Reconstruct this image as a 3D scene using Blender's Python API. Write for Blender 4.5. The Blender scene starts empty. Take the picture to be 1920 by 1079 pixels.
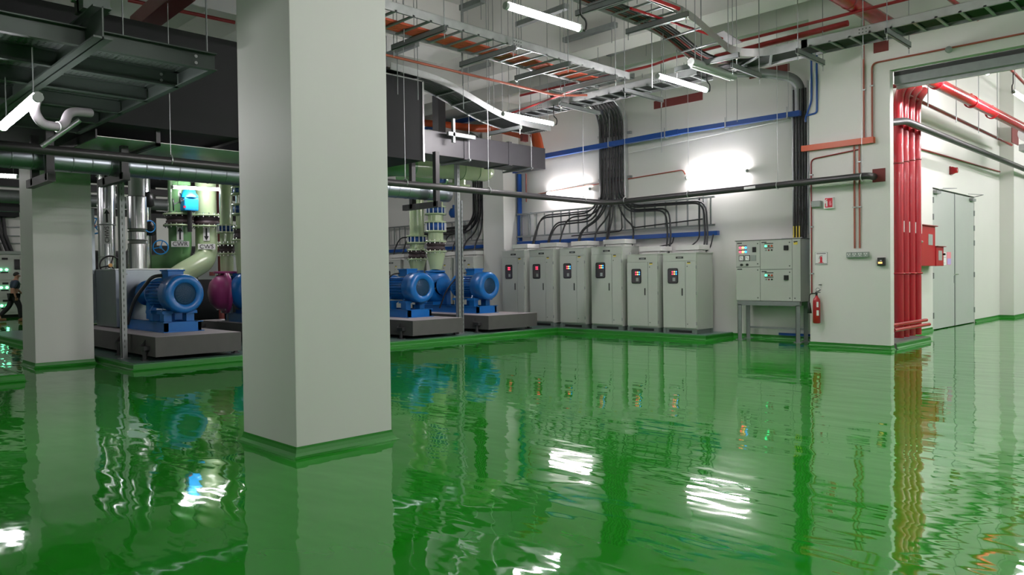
import bpy, bmesh, math, random
from mathutils import Vector, Matrix
random.seed(7)
PI = math.pi
scene = bpy.context.scene
COL = scene.collection
V = Vector

# ------------------------------------------------------------------ camera
F_PX, YAW, PITCH, ROLL, CAM_H = 1419.14, .786808, -.0169412, -.0122951, 1.45
fw = V((-math.sin(YAW)*math.cos(PITCH), math.cos(YAW)*math.cos(PITCH), math.sin(PITCH)))
_r0 = V((math.cos(YAW), math.sin(YAW), 0)); _u0 = _r0.cross(fw)
rt = _r0*math.cos(ROLL) + _u0*math.sin(ROLL); up = rt.cross(fw)
CP = V((0, 0, CAM_H))
cam = bpy.data.cameras.new('camera'); cam_o = bpy.data.objects.new('camera', cam); COL.objects.link(cam_o)
m3 = Matrix((rt, up, -fw)).transposed()
cam_o.matrix_world = Matrix.Translation(CP) @ m3.to_4x4()
cam.sensor_fit = 'HORIZONTAL'; cam.sensor_width = 36; cam.lens = F_PX/1920*36; cam.clip_end = 200
scene.camera = cam_o
def PW(x, y, ax, v):            # the point of the world plane (axis = v) seen at a pixel of the photograph
    d = fw + rt*((x-960)/F_PX) - up*((y-539.5)/F_PX)
    t = (v-CP[ax])/d[ax]
    return CP + d*t
def PX(x, y, v): return PW(x, y, 0, v)
def PY(x, y, v): return PW(x, y, 1, v)
def PZ(x, y, v): return PW(x, y, 2, v)

# ------------------------------------------------------------------ materials
MATS = {}
def mat(name, col, rough=.5, metal=0., noise=0., nscale=3., bump=0., bscale=20., coat=0., emit=None, estr=0., rvar=0., stretch=None, ior=1.5):
    if name in MATS: return MATS[name]
    m = bpy.data.materials.new(name); m.use_nodes = True; nt = m.node_tree; N = nt.nodes; L = nt.links
    b = N['Principled BSDF']
    b.inputs['Base Color'].default_value = (*col, 1); b.inputs['Roughness'].default_value = rough
    b.inputs['Metallic'].default_value = metal; b.inputs['Coat Weight'].default_value = coat; b.inputs['IOR'].default_value = ior
    if emit: b.inputs['Emission Color'].default_value = (*emit, 1); b.inputs['Emission Strength'].default_value = estr
    if noise or bump or rvar:
        tc = N.new('ShaderNodeTexCoord'); mp = N.new('ShaderNodeMapping'); L.new(tc.outputs['Object'], mp.inputs['Vector'])
        if stretch: mp.inputs['Scale'].default_value = stretch
        n = N.new('ShaderNodeTexNoise'); n.inputs['Scale'].default_value = nscale; n.inputs['Detail'].default_value = 5
        L.new(mp.outputs[0], n.inputs['Vector'])
        if noise:
            mx = N.new('ShaderNodeMixRGB'); mx.inputs[1].default_value = (*[c*(1-noise) for c in col], 1)
            mx.inputs[2].default_value = (*[min(1, c*(1+noise)) for c in col], 1)
            L.new(n.outputs['Fac'], mx.inputs[0]); L.new(mx.outputs[0], b.inputs['Base Color'])
        if rvar:
            mr = N.new('ShaderNodeMapRange'); mr.inputs['To Min'].default_value = max(.02, rough-rvar); mr.inputs['To Max'].default_value = rough+rvar
            L.new(n.outputs['Fac'], mr.inputs['Value']); L.new(mr.outputs[0], b.inputs['Roughness'])
        if bump:
            n2 = N.new('ShaderNodeTexNoise'); n2.inputs['Scale'].default_value = bscale; L.new(mp.outputs[0], n2.inputs['Vector'])
            bp = N.new('ShaderNodeBump'); bp.inputs['Strength'].default_value = bump; bp.inputs['Distance'].default_value = .01
            L.new(n2.outputs['Fac'], bp.inputs['Height']); L.new(bp.outputs[0], b.inputs['Normal'])
    MATS[name] = m; return m
WALL = mat('wall paint', (.66, .655, .63), .55, noise=.03, nscale=1.2)
CEIL = mat('ceiling paint', (.62, .62, .59), .8, noise=.04, nscale=.8)
COLM = mat('pillar paint', (.55, .56, .53), .5, noise=.03, nscale=2, stretch=(1, 1, .3))
EPOXY_EDGE = mat('green epoxy edge', (.010, .18, .009), .45)
TEAL = mat('plinth top paint', (.10, .17, .15), .3, noise=.15, nscale=4)
CONC = mat('grey concrete', (.16, .155, .15), .85, noise=.15, nscale=6, bump=.2, bscale=30)
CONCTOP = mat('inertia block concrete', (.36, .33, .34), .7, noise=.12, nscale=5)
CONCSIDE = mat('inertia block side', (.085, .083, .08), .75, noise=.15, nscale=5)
GALV = mat('galvanized steel', (.48, .50, .50), .42, metal=.85, noise=.2, nscale=9, rvar=.12)
GALVD = mat('dull galvanized steel', (.27, .29, .29), .5, metal=.6, noise=.15, nscale=8)
ALU = mat('polished aluminium cladding', (.72, .73, .75), .22, metal=1, noise=.06, nscale=2, rvar=.06)
ALUB = mat('brushed casing sheet', (.27, .30, .33), .34, metal=.9, noise=.12, nscale=3)
BLACK = mat('black cable sheath', (.018, .018, .02), .45)
DUCT = mat('black duct wrap', (.008, .008, .010), .8, noise=.2, nscale=2)
DUCTG = mat('charcoal duct wrap', (.055, .052, .06), .42, noise=.15, nscale=3)
DARKIRON = mat('dark painted steel', (.03, .03, .032), .5)
PIPEBLK = mat('black pipe lagging', (.035, .033, .035), .38)
GREENST = mat('grey green platform steel', (.07, .09, .08), .5, metal=.25, noise=.1, nscale=5)
BLUE = mat('blue pump paint', (.006, .13, .42), .32, coat=.2, noise=.08, nscale=8)
BLUED = mat('dark blue grille', (.012, .055, .12), .55)
BLUET = mat('blue trunking paint', (.008, .062, .28), .3)
BLUEL = mat('light blue actuator', (.01, .30, .75), .35)
PALEG = mat('pale green pipe paint', (.40, .50, .30), .2, coat=.3)
MIDG = mat('mid green pipe paint', (.15, .33, .14), .2, coat=.3)
MAG = mat('purple casting paint', (.30, .04, .16), .35)
RUBBER = mat('brown black rubber', (.035, .022, .024), .55)
RED = mat('red gloss pipe paint', (.38, .008, .018), .26, coat=.2)
REDD = mat('dark red pipe paint', (.22, .012, .012), .4)
REDBOX = mat('red cabinet paint', (.38, .012, .016), .35)
ORANGE = mat('orange trunking paint', (.56, .085, .022), .4)
CONDUIT = mat('terracotta conduit paint', (.36, .085, .055), .45)
MAROON = mat('maroon fire stop board', (.17, .028, .025), .7, noise=.15, nscale=12)
REDCAB = mat('orange red cable sheath', (.55, .09, .05), .5)
CABG = mat('cabinet enamel', (.44, .465, .425), .38, noise=.02)
CABD = mat('cabinet seam', (.10, .11, .10), .6)
CABW = mat('cabinet top cowl', (.60, .60, .58), .4)
BASEG = mat('cabinet plinth channel', (.14, .18, .16), .5)
GLASSD = mat('dark window glass', (.08, .07, .075), .15)
WHITE = mat('white enamel', (.75, .75, .74), .4)
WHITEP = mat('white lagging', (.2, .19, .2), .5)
BLK = mat('black plastic', (.012, .012, .013), .35)
GREYP = mat('grey plastic', (.30, .33, .31), .45)
CHROME = mat('chrome', (.8, .8, .8), .15, metal=1)
BRASS = mat('brass hub', (.55, .33, .12), .35, metal=.8)
SIGNW = mat('sign white', (.74, .73, .74), .5)
SIGNR = mat('sign red', (.55, .01, .03), .4)
DOORM = mat('door grey enamel', (.44, .47, .45), .4, noise=.04, nscale=2)
YELL = mat('warning yellow', (.75, .6, .08), .5)
PINK = mat('sign pink', (.75, .25, .3), .5)
LILAC = mat('sign lilac', (.45, .35, .7), .5)
SKIN = mat('skin', (.42, .22, .15), .5)
SHIRT = mat('dark blue shirt', (.035, .055, .085), .8)
SHIRTW = mat('pale shirt panel', (.45, .47, .5), .8)
TROUS = mat('black trousers', (.012, .012, .014), .85)
SHOE = mat('tan shoes', (.25, .12, .06), .7)
HAIR = mat('black hair', (.015, .012, .01), .7)
TUBE = mat('lit fluorescent tube', (1, 1, 1), .4, emit=(1, .945, .965), estr=185)
TUBEW = mat('lit wall tube', (1, 1, 1), .4, emit=(1, .94, .965), estr=85)
TUBE_DIM = mat('lit dimmed tube', (1, 1, 1), .4, emit=(1, .94, .99), estr=62)  # emission lowered to soften hot spots on nearby surfaces
def led(n, c, s=3.8): return mat(n, c, .4, emit=c, estr=s)
LR, LY, LB, LG = led('red lamp', (1, .03, .08)), led('amber lamp', (1, .45, .1)), led('blue lamp', (.02, .3, 1)), led('green lamp', (.05, 1, .35))

def floor_material():
    m = bpy.data.materials.new('glossy green epoxy'); m.use_nodes = True; nt = m.node_tree; N = nt.nodes; L = nt.links
    b = N['Principled BSDF']; b.inputs['Base Color'].default_value = (.010, .205, .008, 1)
    b.inputs['Roughness'].default_value = .03; b.inputs['IOR'].default_value = 1.52
    tc = N.new('ShaderNodeTexCoord')
    def layer(scale, rot, st, dist):
        mp = N.new('ShaderNodeMapping'); mp.inputs['Rotation'].default_value = (0, 0, rot); mp.inputs['Scale'].default_value = st
        L.new(tc.outputs['Object'], mp.inputs['Vector'])
        n = N.new('ShaderNodeTexNoise'); n.inputs['Scale'].default_value = scale; n.inputs['Detail'].default_value = 2.2; n.inputs['Roughness'].default_value = .45
        L.new(mp.outputs[0], n.inputs['Vector'])
        q = N.new('ShaderNodeMath'); q.operation = 'MULTIPLY'; q.inputs[1].default_value = dist; L.new(n.outputs['Fac'], q.inputs[0]); return q
    a = layer(1.1, 0, (1, 1, 1), .0052)                      # broad roll of the poured coat
    c = layer(1.0, -PI/4, (1.1, 3.6, 1), .0062)                # trowel passes, long across the view
    d = layer(3.1, .4, (1, 1, 1), .0013)
    s = N.new('ShaderNodeMath'); L.new(a.outputs[0], s.inputs[0]); L.new(c.outputs[0], s.inputs[1])
    s2 = N.new('ShaderNodeMath'); L.new(s.outputs[0], s2.inputs[0]); L.new(d.outputs[0], s2.inputs[1])
    bp = N.new('ShaderNodeBump'); bp.inputs['Strength'].default_value = 1; bp.inputs['Distance'].default_value = 1
    L.new(s2.outputs[0], bp.inputs['Height']); L.new(bp.outputs[0], b.inputs['Normal'])
    return m
EPOXY = floor_material()

def grating_material():
    m = bpy.data.materials.new('open mesh grating'); m.use_nodes = True; nt = m.node_tree; N = nt.nodes; L = nt.links
    b = N['Principled BSDF']; b.inputs['Base Color'].default_value = (.17, .20, .19, 1); b.inputs['Metallic'].default_value = .4
    tc = N.new('ShaderNodeTexCoord'); mp = N.new('ShaderNodeMapping'); mp.inputs['Rotation'].default_value = (0, 0, PI/4); L.new(tc.outputs['Object'], mp.inputs['Vector'])
    ch = N.new('ShaderNodeTexChecker'); ch.inputs['Scale'].default_value = 28; L.new(mp.outputs[0], ch.inputs['Vector'])
    mp2 = N.new('ShaderNodeMapping'); mp2.inputs['Location'].default_value = (.0179, 0, 0); mp2.inputs['Rotation'].default_value = (0, 0, PI/4); L.new(tc.outputs['Object'], mp2.inputs['Vector'])
    ch2 = N.new('ShaderNodeTexChecker'); ch2.inputs['Scale'].default_value = 28; L.new(mp2.outputs[0], ch2.inputs['Vector'])
    mx = N.new('ShaderNodeMath'); mx.operation = 'MAXIMUM'; L.new(ch.outputs['Fac'], mx.inputs[0]); L.new(ch2.outputs['Fac'], mx.inputs[1])
    L.new(mx.outputs[0], b.inputs['Alpha'])
    return m
GRATE = grating_material()

# ------------------------------------------------------------------ mesh builder
class MB:
    def __init__(s): s.v = []; s.f = []; s.sm = []
    def add(s, vs, fs, smooth=False):
        o = len(s.v); s.v += [V(p) for p in vs]; s.f += [tuple(i+o for i in f) for f in fs]; s.sm += [smooth]*len(fs); return s
    def box(s, a, b):
        x0, x1 = sorted((a[0], b[0])); y0, y1 = sorted((a[1], b[1])); z0, z1 = sorted((a[2], b[2]))
        return s.add([(x0,y0,z0),(x1,y0,z0),(x1,y1,z0),(x0,y1,z0),(x0,y0,z1),(x1,y0,z1),(x1,y1,z1),(x0,y1,z1)],
                     [(0,3,2,1),(4,5,6,7),(0,1,5,4),(1,2,6,5),(2,3,7,6),(3,0,4,7)])
    def cbox(s, c, d): return s.box([c[i]-d[i]/2 for i in range(3)], [c[i]+d[i]/2 for i in range(3)])
    def bar(s, p, q, w, h, upv=(0, 0, 1)):                     # a rectangular bar from p to q
        p, q = V(p), V(q); d = (q-p).normalized(); u = V(upv); sd = d.cross(u)
        if sd.length < 1e-4: sd = d.cross(V((1, 0, 0)))
        sd.normalize(); u = sd.cross(d)
        pts = [e + sd*a*w/2 + u*b*h/2 for e in (p, q) for a, b in ((-1,-1),(1,-1),(1,1),(-1,1))]
        return s.add(pts, [(3,2,1,0),(4,5,6,7),(0,1,5,4),(1,2,6,5),(2,3,7,6),(3,0,4,7)])
    def tube(s, pts, r, n=14, cap=True, flat=1.):
        pts = [V(p) for p in pts]; rs = r if isinstance(r, (list, tuple)) else [r]*len(pts)
        T = []
        for i in range(len(pts)):
            a = pts[max(i-1, 0)]; b = pts[min(i+1, len(pts)-1)]; T.append((b-a).normalized())
        u = T[0].orthogonal().normalized(); vs = []; fs = []
        for i, p in enumerate(pts):
            u = (u - T[i]*u.dot(T[i])).normalized(); w = T[i].cross(u)
            for k in range(n):
                a = 2*PI*k/n; vs.append(p + (u*math.cos(a) + w*math.sin(a)*flat)*rs[i])
        for i in range(len(pts)-1):
            for k in range(n):
                a = i*n+k; b = i*n+(k+1) % n; fs.append((a, b, b+n, a+n))
        s.add(vs, fs, True)
        if cap:
            s.add(vs[:n], [tuple(range(n))[::-1]]); s.add(vs[-n:], [tuple(range(n))])
        return s
    def cyl(s, p, q, r, n=20, r2=None): return s.tube([p, q], [r, r if r2 is None else r2], n)
    def lathe(s, origin, axis, prof, n=32, smooth=True):         # prof: (distance along the axis, radius)
        o, d = V(origin), V(axis).normalized(); u = d.orthogonal().normalized(); w = d.cross(u); vs = []; fs = []
        for t, r in prof:
            for k in range(n):
                a = 2*PI*k/n; vs.append(o + d*t + (u*math.cos(a)+w*math.sin(a))*max(r, 1e-4))
        for i in range(len(prof)-1):
            for k in range(n):
                a = i*n+k; b = i*n+(k+1) % n; fs.append((a, b, b+n, a+n))
        s.add(vs, fs, smooth); return s
    def ring(s, c, axis, r, w, n=28):                            # torus
        c, d = V(c), V(axis).normalized(); u = d.orthogonal().normalized(); v2 = d.cross(u)
        pts = [c + (u*math.cos(2*PI*k/n) + v2*math.sin(2*PI*k/n))*r for k in range(n)]; vs = []; fs = []
        for k, p in enumerate(pts):
            e = (p-c).normalized()
            for j in range(8):
                a = 2*PI*j/8; vs.append(p + e*math.cos(a)*w + d*math.sin(a)*w)
        for k in range(n):
            for j in range(8):
                fs.append((k*8+j, k*8+(j+1) % 8, ((k+1) % n)*8+(j+1) % 8, ((k+1) % n)*8+j))
        return s.add(vs, fs, True)
    def prism(s, poly, z0, z1):
        n = len(poly); vs = [(x, y, z0) for x, y in poly] + [(x, y, z1) for x, y in poly]
        return s.add(vs, [tuple(range(n))[::-1], tuple(range(n, 2*n))] + [(i, (i+1) % n, (i+1) % n+n, i+n) for i in range(n)])
    def slab(s, pts, off):                                       # a flat polygon given thickness
        n = len(pts); o = V(off); vs = [V(p) for p in pts] + [V(p)+o for p in pts]
        return s.add(vs, [tuple(range(n))[::-1], tuple(range(n, 2*n))] + [(i, (i+1) % n, (i+1) % n+n, i+n) for i in range(n)])
    def mesh(s, name, m, off=(0, 0, 0), bevel=0):
        me = bpy.data.meshes.new(name); o = V(off)
        me.from_pydata([p-o for p in s.v], [], s.f)
        for p, sm in zip(me.polygons, s.sm): p.use_smooth = sm
        bm = bmesh.new(); bm.from_mesh(me); bmesh.ops.recalc_face_normals(bm, faces=bm.faces)
        if bevel: bmesh.ops.remove_doubles(bm, verts=bm.verts, dist=1e-5); bmesh.ops.bevel(bm, geom=[e for e in bm.edges if len(e.link_faces) == 2 and e.calc_face_angle(0) > .6], offset=bevel, segments=2, affect='EDGES', profile=.6)
        bm.to_mesh(me); bm.free(); me.materials.append(m); return me
def arc(pts, r, n=7):                                            # rounds the corners of a polyline
    pts = [V(p) for p in pts]; out = [pts[0]]
    for i in range(1, len(pts)-1):
        a, b, c = pts[i-1], pts[i], pts[i+1]; d1 = (a-b); d2 = (c-b); k = min(r, d1.length*.48, d2.length*.48)
        p, q = b + d1.normalized()*k, b + d2.normalized()*k
        for j in range(n+1):
            t = j/n; out.append(p*(1-t)**2 + b*2*t*(1-t) + q*t*t)
    out.append(pts[-1]); return out
def tag(o, label=None, cat=None, group=None, kind=None):
    if label: o['label'] = label
    if cat: o['category'] = cat
    if group: o['group'] = group
    if kind: o['kind'] = kind
    return o
def thing(name, label, cat, loc=(0, 0, 0), rz=0, group=None):
    o = bpy.data.objects.new(name, None); COL.objects.link(o); o.location = loc; o.rotation_euler = (0, 0, rz); o.empty_display_size = .1
    return tag(o, label, cat, group)
def part(name, mb, m, root, world=True, bevel=0, label=None):     # a child; coordinates in the world frame, or in the thing's own
    off = (0, 0, 0)
    if world:
        off = V(root.location); q = root.parent
        while q: off = off + V(q.location); q = q.parent
    o = bpy.data.objects.new(name, mb.mesh(name, m, off, bevel)); COL.objects.link(o); o.parent = root
    if label: o['label'] = label
    return o
def single(name, mb, m, label, cat, group=None, kind=None, bevel=0):
    lo = V([min(p[i] for p in mb.v) for i in range(3)]); hi = V([max(p[i] for p in mb.v) for i in range(3)])
    c = V(((lo.x+hi.x)/2, (lo.y+hi.y)/2, lo.z))
    o = bpy.data.objects.new(name, mb.mesh(name, m, c, bevel)); COL.objects.link(o); o.location = c
    return tag(o, label, cat, group, kind)
def struct(name, mb, m, bevel=0):
    o = bpy.data.objects.new(name, mb.mesh(name, m, (0, 0, 0), bevel)); COL.objects.link(o); o['kind'] = 'structure'; return o
def copy_tree(o, parent=None):
    c = o.copy(); COL.objects.link(c)
    if parent: c.parent = parent
    for ch in list(o.children): copy_tree(ch, c)
    return c
def text(name, body, size, m, root, loc, ex, ey, depth=.002):     # lettering with its own thickness; ex = reading direction, ey = up
    cu = bpy.data.curves.new(name, 'FONT'); cu.body = body; cu.size = size; cu.extrude = depth; cu.align_x = 'CENTER'; cu.align_y = 'CENTER'
    cu.materials.append(m); f = bpy.data.objects.new(name, cu); COL.objects.link(f); bpy.context.view_layer.update()
    me = bpy.data.meshes.new_from_object(f.evaluated_get(bpy.context.evaluated_depsgraph_get())); bpy.data.objects.remove(f); me.name = name
    o = bpy.data.objects.new(name, me); COL.objects.link(o)
    ex, ey = V(ex).normalized(), V(ey).normalized(); ez = ex.cross(ey)
    M = Matrix((ex, ey, ez)).transposed().to_4x4(); M.translation = V(loc) - V(root.location)
    o.parent = root; o.matrix_local = M; return o

CZ = 8.24
# ------------------------------------------------------------------ the room
struct('floor', MB().box((-36, -10, -.2), (8, 42, 0)), EPOXY)
struct('ceiling', MB().box((-36.2, -10.2, CZ), (8.2, 42.2, CZ+.2)), CEIL)
struct('wall_back', MB().box((-36, 15.45, 0), (-6.3, 15.65, CZ)), WALL)
struct('wall_far', MB().box((-36.2, -10, 0), (-36, 15.45, CZ)), WALL)
struct('wall_front', MB().box((-36, -10.2, 0), (8, -10, CZ)), WALL)
struct('wall_right', MB().box((8, -10, 0), (8.2, 42, CZ)), WALL)
struct('wall_pier', MB().box((-6.3, 14.43, 0), (-4.83, 14.6, CZ)).box((-6.3, 14.6, 0), (-6.1, 15.45, CZ)).box((-4.83, 14.43, 5.03), (2.2, 14.6, CZ)).box((2.2, 14.43, 0), (8, 14.6, CZ)), WALL)
struct('wall_inner', MB().box((-6.3, 15.45, 0), (-5.66, 19.74, CZ)).box((-6.3, 19.74, 3.4), (-5.66, 23.3, CZ)).box((-6.3, 23.3, 0), (-5.66, 26, CZ)).box((-6.3, 26, 0), (-5.3, 42, CZ)), WALL)
struct('wall_rear', MB().box((-5.3, 42, 0), (8, 42.2, CZ)), WALL)
def pillar(x0, y0, x1, y1):
    b = MB().box((x0, y0, 0), (x1, y1, CZ)); o = struct('pillar', b, COLM, .006)
    skirt(x0, y0, x1, y1)
def skirt(x0, y0, x1, y1, h=.085, z=0, fl=.055):
    b = MB(); prof = [(.004, h), (.006, h-.02), (.014, .035), (.03, .012), (fl, .001)]
    rings = [[(x0-o, y0-o, z+zz), (x1+o, y0-o, z+zz), (x1+o, y1+o, z+zz), (x0-o, y1+o, z+zz)] for o, zz in [(-.05, h)] + prof]
    vs = [p for r in rings for p in r]; fs = [(i*4+k, i*4+(k+1) % 4, (i+1)*4+(k+1) % 4, (i+1)*4+k) for i in range(len(rings)-1) for k in range(4)]
    b.add(vs, fs); o = struct('baseboard_pillar', b, EPOXY_EDGE)
pillar(-6.45, 3.04, -5.52, 3.97)
pillar(-15.2, 3.225, -14.38, 4.11)
pillar(-24.4, 3.2, -23.4, 4.1)
struct('pillar', MB().box((-16.0, 14.82, .0), (-15.16, 15.45, CZ)), COLM)
pillar(-6.45, -8.2, -5.5, -7.2); pillar(2.4, 3.04, 3.4, 4.0); pillar(2.4, -8.2, 3.4, -7.2); pillar(-15.4, -8.2, -14.4, -7.2)
def board(name, pts, h=.085, fl=.05):                         # coved skirting along a polyline, room side on the left
    b = MB(); P = [V((x, y, 0)) for x, y in pts]; prof = [(-.004, h), (.006, h), (.008, .04), (.022, .014), (fl, .001)]
    nr = []
    for i in range(len(P)):
        d = []
        if i: d.append((P[i]-P[i-1]).normalized())
        if i < len(P)-1: d.append((P[i+1]-P[i]).normalized())
        n = [V((-q.y, q.x, 0)) for q in d]; a = n[0] if len(n) == 1 else (n[0]+n[1])/(1+n[0].dot(n[1])); nr.append(a)
    vs = [P[i]+nr[i]*o+V((0, 0, z)) for i in range(len(P)) for o, z in prof]; k = len(prof)
    b.add(vs, [(i*k+j, i*k+j+1, (i+1)*k+j+1, (i+1)*k+j) for i in range(len(P)-1) for j in range(k-1)]); struct(name, b, EPOXY_EDGE)
board('baseboard_right', [(-4.83, 14.6), (-4.83, 14.43), (-6.3, 14.43), (-6.3, 15.45), (-8.5, 15.45)])
board('baseboard_inner', [(-5.3, 42), (-5.3, 26), (-5.66, 26), (-5.66, 23.33)])
board('baseboard_inner_near', [(-5.66, 19.7), (-5.66, 16.8)])
board('baseboard_rear', [(8, 42), (-5.3, 42)])
# beams
struct('trim_1', MB().box((-15.42, -10, 7.0), (-14.42, 15.45, CZ)), CEIL)
struct('trim_2', MB().box((-6.45, -10, 7.0), (-5.52, 14.43, CZ)), CEIL)
struct('trim_3', MB().box((-36, 3.04, 7.0), (8, 3.97, CZ)), CEIL)
struct('trim_4', MB().box((-36, 12.75, 6.3), (8, 13.45, CZ)), CEIL)
struct('trim_5', MB().box((-36, 14.44, 6.3), (-6.3, 15.45, CZ)), CEIL)
struct('trim_6', MB().box((-36, 8.2, 7.35), (8, 8.8, CZ)), CEIL)
struct('trim_7', MB().box((-5.66, 20, 7.2), (8, 20.8, CZ)).box((-5.66, 27, 7.2), (8, 27.8, CZ)), CEIL)
struct('trim_8', MB().box((2.4, -10, 7.0), (3.4, 14.43, CZ)), CEIL)
# lintel track over the opening
tk = thing('sliding_door_track', 'grey steel door track running under the lintel of the wide opening', 'door track', (-1, 14.6, 4.75))
part('rail', MB().box((-4.82, 14.62, 4.80), (2.2, 14.80, 4.95)), GALVD, tk)
part('hood', MB().box((-4.82, 14.61, 4.95), (2.2, 14.76, 5.03)), DARKIRON, tk)
part('guide_lip', MB().box((-4.82, 14.74, 4.74), (2.2, 14.80, 4.80)), GALV, tk)
# plinths
PT = .1
def plinth(name, poly):
    struct(name, MB().prism(poly, 0, PT), TEAL)
def curb(name, pts, w=.05):                                   # rounded green upstand on the plinth edge, room side on the right of travel
    b = MB(); P = [V((x, y, 0)) for x, y in pts]; prof = [(-w, PT-.001), (-w, PT+.004), (-.02, PT+.006), (-.004, PT-.002), (.004, PT-.018), (.008, .03), (.02, .01), (.05, .001)]
    nr = []
    for i in range(len(P)):
        d = []
        if i: d.append((P[i]-P[i-1]).normalized())
        if i < len(P)-1: d.append((P[i+1]-P[i]).normalized())
        n = [V((q.y, -q.x, 0)) for q in d]; nr.append(n[0] if len(n) == 1 else (n[0]+n[1])/(1+n[0].dot(n[1])))
    k = len(prof); vs = [P[i]+nr[i]*o+V((0, 0, z)) for i in range(len(P)) for o, z in prof]
    b.add(vs, [(i*k+j, i*k+j+1, (i+1)*k+j+1, (i+1)*k+j) for i in range(len(P)-1) for j in range(k-1)], False); struct(name, b, EPOXY_EDGE)
plinth('plinth_pump', [(-24, 4.19), (-12.7, 4.19), (-12.7, 14.28), (-8.5, 14.28), (-8.5, 15.45), (-24, 15.45)])
curb('trim_curb_pump', [(-24, 4.19), (-12.7, 4.19), (-12.7, 14.28), (-8.5, 14.28), (-8.5, 15.45)])
struct('plinth_left', MB().prism([(-26, -6), (-12.68, -6), (-12.68, 2.7), (-26, 2.7)], 0, PT), EPOXY)
curb('trim_curb_left', [(-26, -6), (-12.68, -6), (-12.68, 2.7), (-26, 2.7)])
struct('plinth_riser', MB().prism([(-5.66, 14.75), (-4.84, 14.75), (-4.84, 16.72), (-5.66, 16.72)], 0, PT), CONC)
curb('trim_curb_riser', [(-4.84, 14.75), (-4.84, 16.72), (-5.66, 16.72)], .03)

# ------------------------------------------------------------------ double door in the inner room
dr = thing('door_1', None, None, (-5.66, 21.5, 0)); dr['kind'] = 'structure'
for y0, y1, w in ((19.76, 21.51, 'near'), (21.53, 23.28, 'far')):
    d = part('door_leaf', MB().box((-5.72, y0, .02), (-5.665, y1, 3.36)), DOORM, dr, bevel=.004)
    for z in (.35, 1.3, 2.15, 2.55, 2.95) if w == 'far' else (.35, 1.3, 2.7, 3.1):
        yy = y1-.01 if w == 'far' else y0+.01
        part('hinge', MB().box((-5.67, yy-.02, z-.07), (-5.64, yy+.02, z+.07)), GALVD, d)
part('door_stop', MB().box((-5.67, 21.48, .02), (-5.655, 21.55, 3.36)), GALVD, dr)
part('handle', arc and MB().tube(arc([(-5.66, 21.42, 1.32), (-5.60, 21.42, 1.32), (-5.60, 21.58, 1.32)], .03), .012, 8), CHROME, dr)
part('lock_plate', MB().box((-5.665, 21.44, 1.1), (-5.652, 21.5, 1.28)), GALVD, dr)
for yb, s in ((19.95, 1), (23.0, -1)):
    part('door_closer', MB().box((-5.66, yb-.16, 3.26), (-5.58, yb+.16, 3.33)).bar((-5.6, yb, 3.36), (-5.3, yb+s*.35, 3.38), .03, .012).bar((-5.3, yb+s*.35, 3.38), (-5.62, yb+s*.45, 3.42), .03, .012), GALVD, dr)
n1 = thing('notice', 'white and pink notice taped on the left leaf of the double door', 'notice', (-5.66, 20.75, 1.7))
part('sheet', MB().box((-5.664, 20.38, 1.56), (-5.658, 20.8, 1.87)), SIGNW, n1); part('coloured_sheet', MB().box((-5.664, 20.84, 1.56), (-5.657, 21.18, 1.88)), PINK, n1)
part('lower_panel', MB().box((-5.658, 20.86, 1.57), (-5.654, 21.16, 1.72)), LILAC, n1)
part('text_line', MB().box((-5.658, 20.42, 1.8), (-5.655, 20.76, 1.82)).box((-5.658, 20.42, 1.74), (-5.655, 20.76, 1.755)).box((-5.658, 20.42, 1.6), (-5.655, 20.7, 1.61)), GREYP, n1)

# ------------------------------------------------------------------ red riser pipes in the opening
def clampband(c, r): return MB().lathe(V(c)-V((0, 0, .02)), (0, 0, 1), [(0, r), (0, r+.012), (.04, r+.012), (.04, r)], 20)
ry = [(1683.5, 'hindmost from the doors'), (1694, ''), (1706.5, ''), (1718.5, '')]
lab = ['first red riser pipe, next to the white pier', 'second red riser pipe from the white pier', 'third red riser pipe from the white pier', 'red riser pipe nearest the red hose cabinet']
for i, px in enumerate((1685, 1695.5, 1707, 1718.5)):
    y = PX(px, 400, -5.22).y; r = .088
    t = thing('riser_pipe', lab[i], 'pipe', (-5.22, y, .1), 0, 'red riser pipes in the opening')
    part('pipe', MB().tube(arc([(-5.22, y, .1), (-5.22, y, 4.95), (-5.22, y+.5, 5.25)], .3), r, 20), RED, t)
    zc = 3.55+.06*i
    part('coupling', MB().lathe((-5.22, y, zc), (0, 0, 1), [(0, r), (0, r+.008), (.03, r+.008), (.03, r)], 20), REDD, t)
    part('clamp', MB().ring((-5.22, y, 1.38), (0, 0, 1), r+.012, .018, 20), RED, t)
    part('label_strip', MB().box((-5.22+r-.005, y+.02, 2.2), (-5.22+r+.003, y+.05, 2.42)), WHITE, t)
for px, y0 in ((1675.5, 0),):
    y = 14.88
    t = thing('thin_riser_pipe', 'thin red riser pipe against the edge of the white pier', 'pipe', (-4.98, y, .1))
    part('pipe', MB().tube([(-4.98, y, .1), (-4.98, y, 4.6)], .035, 14), RED, t)
    for z in (1.3, 1.75, 2.9): part('clamp', MB().ring((-4.98, y, z), (0, 0, 1), .04, .012, 16), GALV, t)
for x, z, nm, e in ((-4.97, .42, 'upper red drain pipe low across the riser pipes', 16.9), (-4.93, .33, 'lower red drain pipe low across the riser pipes', 16.95)):
    single('drain_pipe', MB().tube([(x, 14.9, z-.0), (x, e, z)], .036, 14), RED, nm, 'pipe', 'red drain pipes')
hc = thing('fire_hose_cabinet', 'red fire hose cabinet with small windows mounted beside the double door', 'hose cabinet', (-5.5, 18.6, 1.5))
part('upper_box', MB().box((-5.66, 17.75, 1.53), (-5.38, 18.95, 2.42)), REDBOX, hc, bevel=.01)
part('lower_box', MB().box((-5.66, 18.95, 1.53), (-5.36, 19.5, 1.97)), REDBOX, hc, bevel=.01)
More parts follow.
